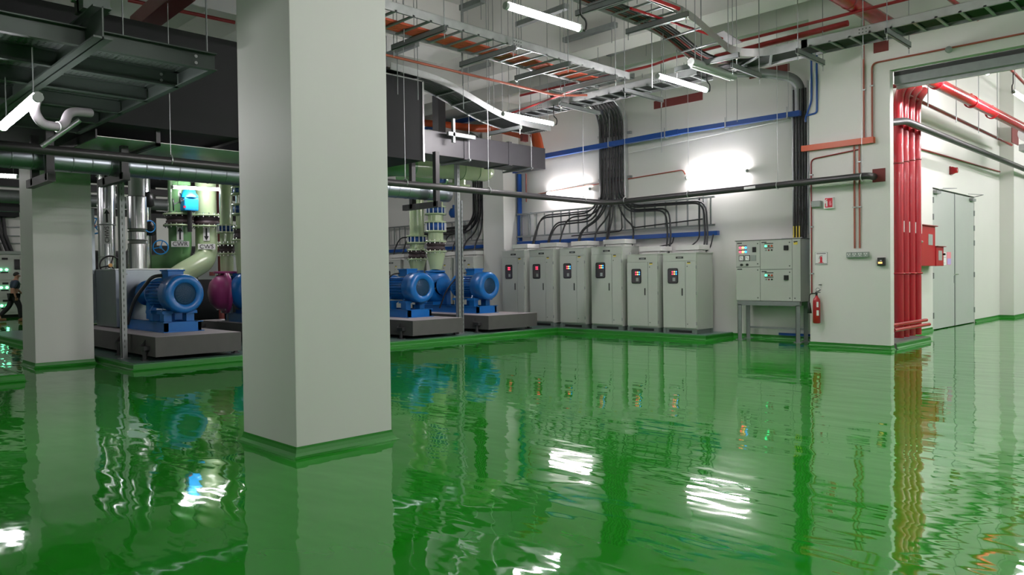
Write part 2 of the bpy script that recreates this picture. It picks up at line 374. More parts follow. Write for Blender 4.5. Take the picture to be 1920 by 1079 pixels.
part('lid', MB().box((-5.66, 17.7, 2.42), (-5.34, 19.02, 2.44)).box((-5.66, 18.95, 1.97), (-5.32, 19.56, 1.985)), REDD, hc)
part('window', MB().box((-5.385, 18.45, 2.0), (-5.375, 18.75, 2.24)), GREYP, hc); part('window', MB().box((-5.365, 19.1, 1.66), (-5.355, 19.36, 1.88)), GREYP, hc)
part('knob', MB().cyl((-5.36, 19.44, 1.8), (-5.31, 19.44, 1.8), .025, 12), BLK, hc)
part('pipe_stub', MB().tube([(-5.22, 17.4, 2.05), (-5.3, 17.76, 2.05)], .025, 10), GALV, hc)

# ------------------------------------------------------------------ inverter cabinets
def cabinet(x0, x1, top, label, name='drive_cabinet', lit='rb', group='drive cabinets along the back wall', yf=14.45, deep=.68):
    w = x1-x0; zb = PT; h = top-zb
    t = thing(name, label, 'cabinet', ((x0+x1)/2, yf+deep/2, zb), 0, group)
    L0 = x0; sp = x0 + w*.68
    part('base_channel', MB().box((x0+.02, yf+.03, zb), (x1-.02, yf+deep-.03, zb+.1)).box((x0, yf, zb), (x0+.06, yf+.06, zb+.1)).box((x1-.06, yf, zb), (x1, yf+.06, zb+.1)).box((x1-.06, yf+deep-.06, zb), (x1, yf+deep, zb+.1)), BASEG, t)
    part('vent_slot', MB().box((x0+.14, yf+.02, zb+.025), (x1-.14, yf+.032, zb+.075)), BLK, t)
    part('body', MB().box((x0, yf+.02, zb+.1), (x1, yf+deep, top-.02)), CABG, t, bevel=.006)
    part('top_plate', MB().box((x0-.012, yf-.012, top-.02), (x1+.012, yf+deep, top)), CABG, t)
    hd = .16
    part('header_panel', MB().box((x0+.008, yf, top-.02-hd), (x1-.008, yf+.018, top-.022)), CABG, t)
    dm = part('main_door', MB().box((L0+.006, yf-.006, zb+.13), (sp-.004, yf+.018, top-.02-hd-.01)), CABG, t, bevel=.004)
    ds = part('cable_door', MB().box((sp+.006, yf-.006, zb+.13), (x1-.01, yf+.018, top-.02-hd-.01)), CABG, t, bevel=.004)
    part('door_seam', MB().box((sp-.004, yf, zb+.13), (sp+.006, yf+.012, top-.2)), CABD, t)
    part('name_plate', MB().box((x0+w*.40, yf-.004, top-.13), (x0+w*.62, yf, top-.085)), BLK, t)
    part('plate_text', MB().box((x0+w*.45, yf-.006, top-.116), (x0+w*.57, yf-.003, top-.102)), GREYP, t)
    part('warning_label', MB().box((sp+.05, yf-.010, top-.25), (sp+.13, yf-.006, top-.205)), YELL, ds)
    part('label_text', MB().box((sp+.05, yf-.012, top-.225), (sp+.13, yf-.0095, top-.205)), BLK, ds)
    part('handle', MB().box((sp-.09, yf-.02, zb+h*.47), (sp-.065, yf-.006, zb+h*.56)), BLK, dm, bevel=.004)
    for z in (zb+h*.12, zb+h*.83): part('lock', MB().cyl((sp+.05, yf-.012, z), (sp+.05, yf-.005, z), .012, 10), CABD, ds)
    for z in (zb+h*.13, zb+h*.5, zb+h*.82): part('hinge', MB().box((x1-.012, yf-.014, z-.035), (x1+.004, yf, z+.035)), GALVD, ds)
    wx0, wx1, wz0, wz1 = x0+w*.16, x0+w*.47, zb+h*.62, zb+h*.81
    pts = []
    for cx, cz, a0 in ((wx1-.04, wz1-.04, 0), (wx0+.04, wz1-.04, 90), (wx0+.04, wz0+.04, 180), (wx1-.04, wz0+.04, 270)):
        for a in (0, 30, 60, 90): pts.append((cx+.04*math.cos(math.radians(a0+a)), yf-.006, cz+.04*math.sin(math.radians(a0+a))))
    wd = part('window_frame', MB().slab(pts, (0, -.012, 0)), BLK, dm)
    cx, cz = (wx0+wx1)/2, (wz0+wz1)/2
    part('window_glass', MB().slab([((p[0]-cx)*.84+cx, yf-.018, (p[2]-cz)*.88+cz) for p in pts], (0, -.003, 0)), GLASSD, wd)
    part('keypad', MB().box((cx+.0, yf-.026, wz0+.05), (cx+.07, yf-.020, wz0+.13)), GREYP, wd)
    if lit:
        for zi, z in enumerate((wz1-.08, wz1-.13)):
            for xi, mm in enumerate((LR, LR if lit == 'r' else LY, LB)):
                if lit == 'r' and xi == 2: continue
                part('indicator_lamp', MB().cyl((wx0+.13+.045*xi*1.1, yf-.030, z), (wx0+.13+.045*xi*1.1, yf-.021, z), .013, 10), mm, wd)
    part('cowl', MB().box((x0+.3, yf+.18, top), (x1-.06, yf+.56, top+.05)).box((x0+.26, yf+.14, top+.06), (x1-.02, yf+.60, top+.17)), CABW, t, bevel=.008)
    for x in (x0+.05, x1-.05): part('lifting_eye', MB().ring((x, yf+.06, top+.025), (0, 1, 0), .02, .006, 12), GALV, t)
    return t
YF = 14.45
names = ['leftmost lit grey drive cabinet, partly behind the wall column and grey block', 'second lit grey drive cabinet right of the wall column',
         'third lit grey drive cabinet right of the wall column', 'tall grey drive cabinet at the right end of the taller four', 'shorter grey drive cabinet, left of the shorter two', 'shorter grey drive cabinet at the right end of the row']
CABX = []
for i, (a, b, tp) in enumerate(((942, 984, 2.1), (993, 1038, 2.1), (1050, 1097, 2.1), (1109, 1166.5, 2.1), (1176, 1234, 1.89), (1243, 1306, 1.89))):
    x0 = PY(a, 540, YF).x; x1 = PY(b, 540, YF).x
    cabinet(x0, x1, tp, names[i], lit='r' if i < 2 else 'rb'); CABX.append((x0, x1, tp))
for i, (a, b, l) in enumerate(((716, 752, 'unlit drive cabinet behind the left condenser riser pipe'), (757, 790, 'unlit drive cabinet behind the two flanged riser pipes'), (800, 846, 'unlit drive cabinet seen beyond the blue pump volute'), (851, 888, 'unlit drive cabinet between the steel post and wall column'))):
    x0 = PY(a, 540, YF).x; x1 = PY(b, 540, YF).x
    cabinet(x0, x1, 1.98, l, lit=None, group='unlit drive cabinets left of the wall column')

# ------------------------------------------------------------------ ladder rack and cables above the cabinets
def vladder(x0, x1, z0, z1, y, label, step=.3):
    t = thing('cable_ladder', label, 'cable ladder', ((x0+x1)/2, y, z0))
    for z in (z0, z1): part('side_rail', MB().box((x0, y-.03, z-.02), (x1, y+.02, z+.02)), GALVD, t)
    x = x0+.15
    while x < x1: part('rung', MB().box((x-.018, y-.01, z0), (x+.018, y+.012, z1)), GALVD, t); x += step
    for x in (x0+.5, (x0+x1)/2, x1-.3): part('wall_strut', MB().box((x-.02, y+.02, z0-.2), (x+.02, 15.45, z1+.04)), GALV, t)
    return t
vladder(-15.1, -8.85, 2.52, 3.15, 15.3, 'horizontal galvanized cable ladder on the wall above the drive cabinets')
vladder(-22.0, -16.1, 2.5, 3.1, 15.3, 'horizontal cable ladder above the unlit cabinets left of the wall column')
def bluetrunk(p, q, lab, w=.1, h=.1): return single('cable_trunking', MB().bar(p, q, w, h), BLUET, lab, 'trunking')
bluetrunk((-15.05, 15.28, 2.33), (-8.75, 15.28, 2.33), 'low blue cable trunking just above the cabinet tops')
bt = thing('suspended_trunking', 'long blue cable trunking hung high along the back wall', 'trunking', (-10.4, 15.05, 4.7))
part('trunking', MB().bar((-13.95, 15.05, 4.62), (-9.6, 15.05, 4.68), .12, .12).bar((-9.6, 15.05, 4.68), (-6.75, 15.05, 4.66), .1, .1), BLUET, bt)
for x in (-11.6, -9.95, -8.4, -7.0): part('hanger', MB().tube([(x, 15.05, 4.6), (x, 15.05, 6.3)], .006, 6).box((x-.02, 14.98, 4.58), (x+.02, 15.12, 4.60)).box((x-.012, 14.98, 4.58), (x+.012, 14.99, 4.82)), GALV, bt)
bluetrunk((-15.06, 15.36, 2.4), (-15.06, 15.36, 4.3), 'vertical blue trunking on the wall just right of the column', .13, .06)
bluetrunk((-15.14, 15.2, 4.36), (-14.2, 15.2, 4.36), 'short blue trunking stub at the top of the vertical trunking', .06, .09)
bluetrunk((-6.42, 15.38, 1.3), (-6.42, 15.38, 4.7), 'vertical blue trunking beside the white pier', .16, .08)
bluetrunk((-7.4, 15.4, .12), (-6.45, 15.4, .12), 'blue conduit low on the wall behind the panel stand', .04, .05)
bluetrunk((-22, 15.28, 2.3), (-16.05, 15.28, 2.3), 'low blue trunking above the unlit cabinets')

# vertical cable ladder with an elbow at the top and its bundle of cables
def cable_drop(xc, w, ztop, zbot, ylab, n, targets, group, yfar=13.6, label=''):
    R = .62; yv = 15.3
    t = thing('cable_ladder_drop', label, 'cable ladder', (xc, 15.35, zbot))
    def path(y_off=0):
        p = []
        for k in range(13):
            a = PI/2*k/12; p.append((yv-y_off-(R)+(R)*math.cos(a), ztop-R+(R)*math.sin(a)))
        return p
    for s in (-1, 1):
        pts = [(xc+s*w/2, yv, zbot)] + [(xc+s*w/2, y, z) for y, z in path()] + [(xc+s*w/2, yfar, ztop)]
        # a rail with height along the outward normal
        b = MB(); vs = []
        for i, p in enumerate(pts):
            a = V(pts[max(i-1, 0)]); c = V(pts[min(i+1, len(pts)-1)]); d = (c-a).normalized(); nn = V((0, -d.z, d.y))
            for sx in (-.012, .012):
                for h in (-.03, .12): vs.append(V(p)+V((sx, 0, 0))-nn*h)
        fs = []
        for i in range(len(pts)-1):
            o = i*4
            for a, c in ((0, 1), (1, 3), (3, 2), (2, 0)): fs.append((o+a, o+c, o+4+c, o+4+a))
        b.add(vs, fs); part('side_rail', b, GALV, t)
    z = zbot+.1
    while z < ztop-R: part('rung', MB().box((xc-w/2, yv-.015, z-.02), (xc+w/2, yv+.015, z+.02)), GALV, t); z += .3
    for a in (15, 45, 75):
        a = math.radians(a); y = yv-R+R*math.cos(a); zz = ztop-R+R*math.sin(a)
        part('rung', MB().bar((xc-w/2, y, zz), (xc+w/2, y, zz), .04, .03), GALV, t)
    for z in (zbot+.5, zbot+1.6): part('wall_bracket', MB().box((xc-w/2-.12, 15.38, z-.03), (xc+w/2+.12, 15.45, z+.03)), GALVD, t)
    r = .022
    for i in range(n):
        x = xc - w/2+.05 + (w-.1)*i/(n-1); jy = .05 + .035*(i % 2)
        tx, ty, tz, sag = targets[i % len(targets)][:4]
        pts = [(x, yfar, ztop-.06)]
        for k in range(9, -1, -1):
            a = PI/2*k/9; pts.append((x, yv-jy-R+R*math.cos(a)-0, ztop-R+R*math.sin(a)-.0))
        pts.append((x, yv-jy, zbot+.35))
        pts = [V(p) for p in pts]
        d = tx-x; ln = []
        if abs(d) > .9:
            zz = sag; s = 1 if d > 0 else -1
            low = [V((x, yv-jy, zbot+.05)), V((x+s*.35, yv-jy-.02, zz)), V((tx-s*.12, yv-.12, zz-.03)), V((tx, ty+.1, tz+.35)), V((tx, ty, tz))]
        else:
            low = [V((x, yv-jy, zbot+.0)), V((x+d*.35, yv-jy-.04, zbot-.5)), V((tx, ty+.12, tz+.45)), V((tx, ty, tz))]
        allp = arc(pts+low, .28, 5)
        s_ = 'left' if tx < xc-.3 else ('right' if tx > xc+.3 else 'middle')
        single('power_cable', MB().tube(allp, r, 8), BLACK, targets[i % len(targets)][4] if len(targets[i % len(targets)]) > 4 else 'black power cable of the bundle descending the wall ladder', 'cable', group)
g1 = 'black cables fanning out to the lit drive cabinets'
def tg(c, f, sag): x0, x1, tp = CABX[c]; return (x0+(x1-x0)*f, 14.95, tp+.01, sag, g1[:0]+'black power cable dropping from the wall bundle into ' + ['the leftmost lit cabinet', 'the second lit cabinet', 'the third lit cabinet', 'the tall right cabinet', 'the left one of the shorter cabinets', 'the rightmost shorter cabinet'][c])
cable_drop(-11.72, .78, 5.72, 3.35, 0, 15, [tg(0, .75, 3.02), tg(1, .2, 2.86), tg(0, .8, 3.08), tg(1, .25, 2.8), tg(1, .7, 2.97), tg(2, .2, 0), tg(2, .25, 0), tg(3, .05, 0), tg(2, .85, 0), tg(3, .1, 0), tg(3, .92, 2.75), tg(4, .85, 2.96), tg(4, .95, 3.0), tg(5, .85, 3.06), tg(5, .92, 3.1)], g1, 13.4, 'curved galvanized cable ladder bringing the black bundle down above the cabinets')
g2 = 'black cables dropping to the unlit cabinets'
T2 = [(-20.6+.5*i, 14.95, 2.0, 2.75+.05*(i % 5), 'black power cable in the bundle left of the wall column') for i in range(9)]
cable_drop(-16.7, .5, 5.5, 3.2, 0, 9, T2, g2, 13.6, 'vertical cable ladder on the wall left of the column')
# smaller control leads at the right of the ladder
for pts, l in (([(-9.9, 15.25, 2.3), (-9.9, 15.2, 2.12), (-10.25, 15.15, 2.08), (-10.45, 15.1, 1.95), (-10.5, 14.95, 1.9)], 'short black lead looping under the blue trunking onto the left shorter cabinet'),
               ([(-9.2, 15.25, 3.15), (-9.2, 15.22, 2.2), (-9.35, 15.1, 2.05), (-9.5, 15.0, 1.9)], 'thin black lead dropping across the ladder to the rightmost cabinet'),
               ([(-8.85, 15.24, 2.3), (-8.85, 15.1, 2.0), (-8.9, 14.95, 1.9)], 'black lead from the end of the low blue trunking'),
               ([(-11.4, 15.22, 3.1), (-11.35, 15.2, 2.5), (-13.0, 15.2, 2.45)], 'black cable lying along the ladder toward the left cabinets'),
               ([(-11.1, 15.22, 3.1), (-11.05, 15.2, 2.56), (-9.1, 15.2, 2.66)], 'black cable lying along the ladder toward the right cabinets')):
    single('control_cable', MB().tube(arc(pts, .12, 5), .016, 8), BLACK, l, 'cable')

# ------------------------------------------------------------------ motor control panel on its stand
pn = thing('switchgear', 'grey wall-side control panel with meters and lamps on a steel stand', 'electrical panel', (-7.4, 15.0, 0))
X0, X1, Y0, Y1, Z0, Z1 = -8.12, -6.69, 14.9, 15.34, .83, 2.12
part('enclosure', MB().box((X0, Y0+.02, Z0), (X1, Y1, Z1-.015)), CABG, pn, bevel=.004)
part('top_plate', MB().box((X0-.015, Y0-.01, Z1-.015), (X1+.01, Y1, Z1)), CABD, pn)
W = X1-X0
def U(px, py): p = PY(px, py, Y0); return p.x, p.z
xa, xb, xc_ = X0+W*.39, X0+W*.875, X0+W
doors = [(X0+.006, xa-.004, 1.555, Z1-.02, 'top_left'), (X0+.006, xa-.004, Z0+.01, 1.545, 'lower_left'), (xa+.004, xb-.004, 1.50, Z1-.02, 'top_right'), (xa+.004, xb-.004, Z0+.01, 1.49, 'lower_right'), (xb+.004, X1-.006, Z0+.01, Z1-.02, 'narrow')]
part('seam_backing', MB().box((X0+.004, Y0+.008, Z0+.006), (X1-.004, Y0+.02, Z1-.018)), CABD, pn)
dd = {}
for a, b, c, d, n in doors:
    o = part('compartment_door', MB().box((a, Y0-.004, c), (b, Y0+.012, d)), CABG, pn, bevel=.003); dd[n] = o
    for z in (c+.06, d-.06): part('lock', MB().cyl((b-.05 if n != 'narrow' else a+.05, Y0-.01, z), (b-.05 if n != 'narrow' else a+.05, Y0-.003, z), .014, 10), CABD, o)
    if n != 'narrow': part('name_strip', MB().box((a+.03, Y0-.008, d-.05), (a+.14, Y0-.004, d-.03)), BLK, o)
    else: part('warning_label', MB().box((a+.03, Y0-.008, d-.11), (a+.11, Y0-.004, d-.04)), YELL, o); part('label_text', MB().box((a+.03, Y0-.010, d-.06), (a+.11, Y0-.0075, d-.04)), BLK, o)
o = dd['top_left']; a = X0+.09; d = Z1-.02
for k, z in enumerate((d-.135, d-.225)):
    part('legend_strip', MB().box((a-.02, Y0-.008, z+.03), (a+.17, Y0-.004, z+.045)), BLK, o)
    for j, mm in enumerate((LR, LY, LB)): part('indicator_lamp', MB().cyl((a+.02+.062*j, Y0-.02, z), (a+.02+.062*j, Y0-.003, z), .02, 12), mm, o)
part('selector_switch', MB().box((a+.30, Y0-.02, d-.24), (a+.38, Y0-.003, d-.13)), BLK, o, bevel=.004)
for j in range(3):
    part('meter', MB().box((a-.01+.135*j, Y0-.014, d-.42), (a+.105+.135*j, Y0-.003, d-.30)), BLK if j < 2 else GREYP, o)
    if j < 2: part('meter_face', MB().box((a+.002+.135*j, Y0-.017, d-.408), (a+.093+.135*j, Y0-.013, d-.312)), WHITE, o); part('needle', MB().bar((a+.02+.135*j, Y0-.018, d-.33), (a+.08+.135*j, Y0-.018, d-.39), .003, .004), BLK, o)
for j in range(2): part('rotary_knob', MB().cyl((a+.05+.13*j, Y0-.03, d-.5), (a+.05+.13*j, Y0-.003, d-.5), .025, 12), BLK, o)
for key in ('top_right', 'lower_right'):
    o = dd[key]; a = xa+.1; d = (Z1-.02) if key == 'top_right' else 1.49
    for z in (d-.075, d-.165): part('legend_strip', MB().box((a, Y0-.008, z), (a+.19, Y0-.004, z+.016)), BLK, o)
    for j, mm in enumerate((LG, REDD, ORANGE)): part('indicator_lamp', MB().cyl((a+.03+.065*j, Y0-.02, d-.12), (a+.03+.065*j, Y0-.003, d-.12), .02, 12), mm, o)
    for j, mm in enumerate((GREYP, REDD, BLK)): part('push_button', MB().cyl((a+.03+.065*j, Y0-.02, d-.205), (a+.03+.065*j, Y0-.003, d-.205), .017, 12), mm, o)
    part('isolator_handle', MB().box((xb-.17, Y0-.03, d-.22), (xb-.075, Y0-.003, d-.12)), BLK, o, bevel=.006)
st = MB().box((X0+.04, Y0-.02, .74), (X1-.02, Y0+.06, Z0)).box((X0+.04, Y1-.08, .74), (X1-.02, Y1, Z0))
part('stand_rail', st, GALVD, pn)
for x in (X0+.09, X1-.06):
    for y in (Y0+.02, Y1-.05): part('leg', MB().box((x-.045, y-.04, 0), (x+.045, y-.03, .76)).box((x-.045, y-.04, 0), (x-.035, y+.04, .76)).box((x-.08, y-.07, 0), (x+.08, y+.07, .012)), GALVD, pn)
part('rear_crossbar', MB().bar((X0+.1, Y1-.05, .25), (X1-.06, Y1-.05, .25), .03, .04), GALVD, pn)
part('gland_plate', MB().box((X1-.52, Y1-.2, Z1), (X1-.08, Y1-.04, Z1+.025)), GALV, pn)
# cables dropping into it
ld = thing('narrow_cable_ladder', 'narrow vertical cable ladder beside the blue trunking over the control panel', 'cable ladder', (-6.9, 15.35, 2.2))
for x in (-7.02, -6.7): part('side_rail', MB().box((x-.012, 15.27, 2.2), (x+.012, 15.38, 5.35)), GALV, ld)
for k in range(10): part('rung', MB().box((-7.02, 15.34, 2.4+.3*k), (-6.7, 15.36, 2.43+.3*k)), GALV, ld)
el = thing('ladder_elbow', 'galvanized ladder elbow at the top of the narrow drop above the panel', 'cable ladder', (-7.2, 15.2, 5.2))
part('cover', MB().tube(arc([(-6.86, 15.28, 4.75), (-6.86, 15.28, 5.42), (-7.5, 14.9, 5.6), (-8.2, 14.3, 5.62)], .3, 8), .11, 4, flat=.4), GALVD, el)
for k in range(5):
    x = -6.98+.06*k
    single('panel_feed_cable', MB().tube(arc([(x, 15.26, 5.2), (x, 15.26, 2.9), (x+.02, 15.2, 2.5), (x+.01, 15.22, 2.13)], .2, 4), .026, 8), BLACK, 'black cable on the narrow ladder dropping into the control panel', 'cable', 'black cables dropping into the control panel')
for k in range(3): single('earth_tail', MB().cyl((-6.95+.06*k, 15.15, 2.14), (-6.95+.06*k, 15.15, 2.38), .014, 8), YELL, 'yellow striped cable tail on top of the control panel', 'cable', 'yellow cable tails on the control panel')

# ------------------------------------------------------------------ things on the pier wall
YP = 14.43
def wp(px, py): return PY(px, py, YP-.03)
p0, p1 = wp(1509, 281), wp(1639, 263)
single('cable_trunking', MB().box((-6.42, YP-.1, 3.76), (-5.08, YP, 3.87)), ORANGE, 'orange cable trunking on the white pier above the alarm sign', 'trunking', bevel=.003)
def conduit(pts, label, r=.016, m=CONDUIT, saddles=()):
    t = thing('conduit', label, 'conduit', pts[0])
    part('pipe', MB().tube(arc(pts, .1, 6), r, 10), m, t)
    for p in saddles: part('saddle', MB().box((p[0]-.035, YP-.045, p[2]-.012), (p[0]+.035, YP, p[2]+.012)), GALV, t)
    return t
yc = YP-.025
x1_, x2_ = wp(1602, 400).x, wp(1611.5, 400).x
conduit([(x1_, yc, 1.86), (x1_, yc, 3.76)], 'left of two terracotta conduits dropping to the switch boxes', saddles=[(x1_, 0, 2.62)])
conduit([(x2_, yc, 1.86), (x2_, yc, 3.76)], 'right of two terracotta conduits dropping to the switch boxes', saddles=[(x2_, 0, 2.62), (x2_, 0, 3.45)])
xa1, xa2 = wp(1619.5, 200).x, wp(1635, 200).x
conduit([(xa1, yc, 3.87), (xa1, yc, CZ)], 'terracotta conduit rising straight above the orange trunking', saddles=[(xa1, 0, 4.75)])
zz = wp(1750, 95).z
conduit([(xa2, yc, 3.87), (xa2, yc, zz-.01), (2.4, yc, zz-.01)], 'terracotta conduit bending right above the wide opening', saddles=[(xa2, 0, 4.8)])
single('junction_box', MB().lathe((wp(1779, 93).x, YP, wp(1779, 93).z), (0, -1, 0), [(0, .055), (.05, .055), (.05, 0)], 18), GREYP, 'round grey junction box on the conduit over the opening', 'junction box')
xl = wp(1521, 400).x
conduit([(x1_+.1, yc, 3.68), (xl, yc, 3.6), (xl, yc, 1.0)], 'dark red conduit running down the left edge of the pier', r=.013, m=REDD, saddles=[(xl, 0, 3.3), (xl, 0, 2.3), (xl, 0, 1.4)])
sb = thing('wall_junction_box', 'small grey plastic box high on the left edge of the pier', 'junction box', (wp(1532, 384).x, YP-.04, wp(1532, 391).z))
c = wp(1532, 383); part('case', MB().cbox((c.x, YP-.05, c.z), (.17, .1, .12)), GREYP, sb, bevel=.012); part('gland', MB().cyl((c.x-.1, YP-.05, c.z), (c.x-.08, YP-.05, c.z), .02, 10), GREYP, sb)
sg = thing('hose_sign', 'small red sign with white extinguisher and flame symbol on the pier', 'sign', (wp(1555, 388).x, YP-.03, wp(1555, 392).z))
c = wp(1555, 381); c.y = YP
part('light_box', MB().cbox((c.x, YP-.03, c.z), (.18, .06, .21)), SIGNW, sg, bevel=.004); part('red_face', MB().cbox((c.x, YP-.062, c.z+.005), (.14, .006, .175)), SIGNR, sg)
yS = YP-.066
part('symbol', MB().slab([(c.x-.05, yS, c.z-.065), (c.x-.02, yS, c.z-.065), (c.x-.02, yS, c.z+.03), (c.x-.03, yS, c.z+.05), (c.x-.05, yS, c.z+.03)], (0, -.002, 0)).slab([(c.x-.065, yS, c.z), (c.x-.055, yS, c.z-.01), (c.x-.05, yS, c.z+.05), (c.x-.02, yS, c.z+.065), (c.x-.03, yS, c.z+.075), (c.x-.06, yS, c.z+.06)], (0, -.002, 0)), SIGNW, sg)
part('flame', MB().slab([(c.x+.015, yS, c.z-.05), (c.x+.055, yS, c.z-.05), (c.x+.055, yS, c.z), (c.x+.045, yS, c.z-.01), (c.x+.05, yS, c.z+.05), (c.x+.03, yS, c.z+.02), (c.x+.02, yS, c.z+.05), (c.x+.01, yS, c.z)], (0, -.002, 0)), PINK, sg)
es = thing('extinguisher_sign', 'square white sign with a red fire extinguisher picture on the pier', 'sign', (wp(1539, 497).x, YP-.01, wp(1539, 497).z))
c = wp(1539, 485); part('board', MB().cbox((c.x, YP-.006, c.z), (.235, .012, .24)), SIGNW, es); part('border', MB().box((c.x-.118, YP-.014, c.z-.12), (c.x+.118, YP-.004, c.z-.114)).box((c.x-.118, YP-.014, c.z+.114), (c.x+.118, YP-.004, c.z+.12)).box((c.x-.118, YP-.014, c.z-.12), (c.x-.112, YP-.004, c.z+.12)).box((c.x+.112, YP-.014, c.z-.12), (c.x+.118, YP-.004, c.z+.12)), GREYP, es)
yS = YP-.014
part('picture', MB().slab([(c.x-.022, yS, c.z-.075), (c.x+.022, yS, c.z-.075), (c.x+.022, yS, c.z+.02), (c.x+.006, yS, c.z+.04), (c.x-.006, yS, c.z+.04), (c.x-.022, yS, c.z+.02)], (0, -.003, 0)).box((c.x-.05, yS-.003, c.z-.085), (c.x+.045, yS, c.z-.075)), SIGNR, es)
part('picture_hose', MB().tube(arc([(c.x+.03, yS, c.z+.045), (c.x, yS, c.z+.055), (c.x-.03, yS, c.z+.04), (c.x-.04, yS, c.z-.01)], .02), .004, 6), BLK, es)
text('lettering', 'FIRE EXTINGUISHER', .024, BLK, es, (c.x, yS-.001, c.z-.1), (1, 0, 0), (0, 0, 1), .001)
part('top_line', MB().box((c.x-.09, yS-.002, c.z+.088), (c.x+.09, yS, c.z+.1)), BLK, es)
fx = thing('fire_extinguisher', 'red fire extinguisher with black hose and horn hung on the pier', 'fire extinguisher', (wp(1534, 600).x, YP-.1, .47))
c = wp(1534, 580); cx, cy = c.x, YP-.1
part('cylinder', MB().lathe((cx, cy, .45), (0, 0, 1), [(0, 0), (0, .055), (.015, .068), (.42, .068), (.47, .055), (.5, .03), (.53, .022), (.53, 0)], 24), REDBOX, fx)
part('valve', MB().cyl((cx, cy, .98), (cx, cy, 1.03), .02, 12).bar((cx-.02, cy, 1.04), (cx+.09, cy-.02, 1.09), .02, .012).bar((cx-.02, cy, 1.03), (cx+.08, cy-.02, 1.04), .02, .012), BLK, fx)
part('handle', MB().ring((cx+.03, cy-.01, 1.09), (0, 1, 0), .035, .008, 16), GREYP, fx)
part('hose', MB().tube(arc([(cx, cy, 1.02), (cx-.12, cy-.03, 1.02), (cx-.13, cy-.03, .9), (cx-.125, cy-.03, .8)], .06), .01, 8), BLK, fx)
part('horn', MB().lathe((cx-.125, cy-.03, .84), (0, 0, -1), [(0, .0), (0, .016), (.2, .045), (.2, 0)], 16), BLK, fx)
part('label', MB().box((cx+.03, cy-.072, .76), (cx+.062, cy-.055, .86)), SIGNW, fx); part('label', MB().box((cx+.03, cy-.072, .6), (cx+.066, cy-.05, .7)), SIGNW, fx)
part('wall_hook', MB().box((cx+.02, YP-.05, 1.18), (cx+.06, YP, 1.19)), BLK, fx)
sw = thing('switch_boxes', 'row of four grey socket and switch boxes on the pier', 'switch', (wp(1608, 484).x, YP-.04, 1.7))
c = wp(1608.5, 478)
for k in range(4):
    x = c.x-.15+.1*k; part('box', MB().cbox((x, YP-.035, c.z), (.096, .07, .1)), GREYP, sw, bevel=.01)
    part('socket_face', MB().cbox((x-.02, YP-.072, c.z+.015), (.02, .006, .02)).cbox((x+.02, YP-.072, c.z+.015), (.02, .006, .02)).cbox((x, YP-.072, c.z-.015), (.018, .006, .015)), WHITE, sw)
ac = thing('card_reader', 'small black wall unit with a lit amber display near the opening', 'card reader', (wp(1653, 497).x, YP-.03, 1.53))
c = wp(1653, 491); part('case', MB().cbox((c.x, YP-.035, c.z), (.125, .07, .15)), BLK, ac, bevel=.008); part('display', MB().cbox((c.x-.01, YP-.072, c.z-.02), (.07, .006, .035)), led('amber display', (.8, .45, .15), 1.1), ac); part('display', MB().cbox((c.x, YP-.072, c.z+.02), (.03, .006, .015)), WHITE, ac)
c0, c1 = wp(1637, 82), wp(1665, 92)
single('fire_stop_plate', MB().box((c0.x, YP-.012, c1.z-.02), (c1.x, YP, c0.z+.1)), MAROON, 'maroon fire stop plate on the wall above the opening corner', 'fire stop plate')
c = wp(1646, 329); single('fire_stop_plate', MB().cbox((c.x+.01, YP-.008, 3.17), (.22, .016, .24)), MAROON, 'square maroon plate where the black pipe enters the pier', 'fire stop plate')
single('fire_stop_plate', MB().box((-10.55, 15.438, 5.41), (-9.22, 15.45, 5.60)), MAROON, 'long maroon fire stop strip on the back wall behind the hanging light', 'fire stop plate')
c = PY(1450, 132, 15.44); single('fire_stop_plate', MB().cbox((c.x-.1, 15.444, c.z), (.9, .012, .16)), MAROON, 'maroon strip behind the ladder elbow beside the pier', 'fire stop plate')
for pa, pb, l in (((1521, 110), (1521, 190), 'left blue conduit high on the wall beside the pier'), ((1531, 110), (1531, 200), 'right blue conduit high on the wall beside the pier')):
    a, b = wp(*pa), wp(*pb)
    pts = [(a.x, yc, wp(1521, 96).z), (a.x, yc, b.z)] + ([(a.x-.12, yc, b.z-.3), (-6.4, 14.5, b.z-.35)] if 'left' in l else [(a.x, yc, b.z-.12), (a.x-.2, yc, b.z-.14)])
    single('conduit', MB().tube(arc(pts, .08, 5), .018, 10), BLUET, l, 'conduit')
# wall tube conduit on back wall and cable feeds
conduit([(-14.85, 15.42, 3.67), (-9.75, 15.42, 3.86), (-9.68, 15.42, 3.75)], 'terracotta conduit feeding the lights on the back wall', r=.014)
conduit([(-14.85, 15.42, 4.3), (-14.85, 15.42, 3.5)], 'short vertical terracotta conduit right of the column', r=.016)
conduit([(-11.2, 15.3, 4.42), (-7.1, 15.3, 4.62)], 'thin pale cord strung just below the high blue trunking', r=.006, m=WHITE)

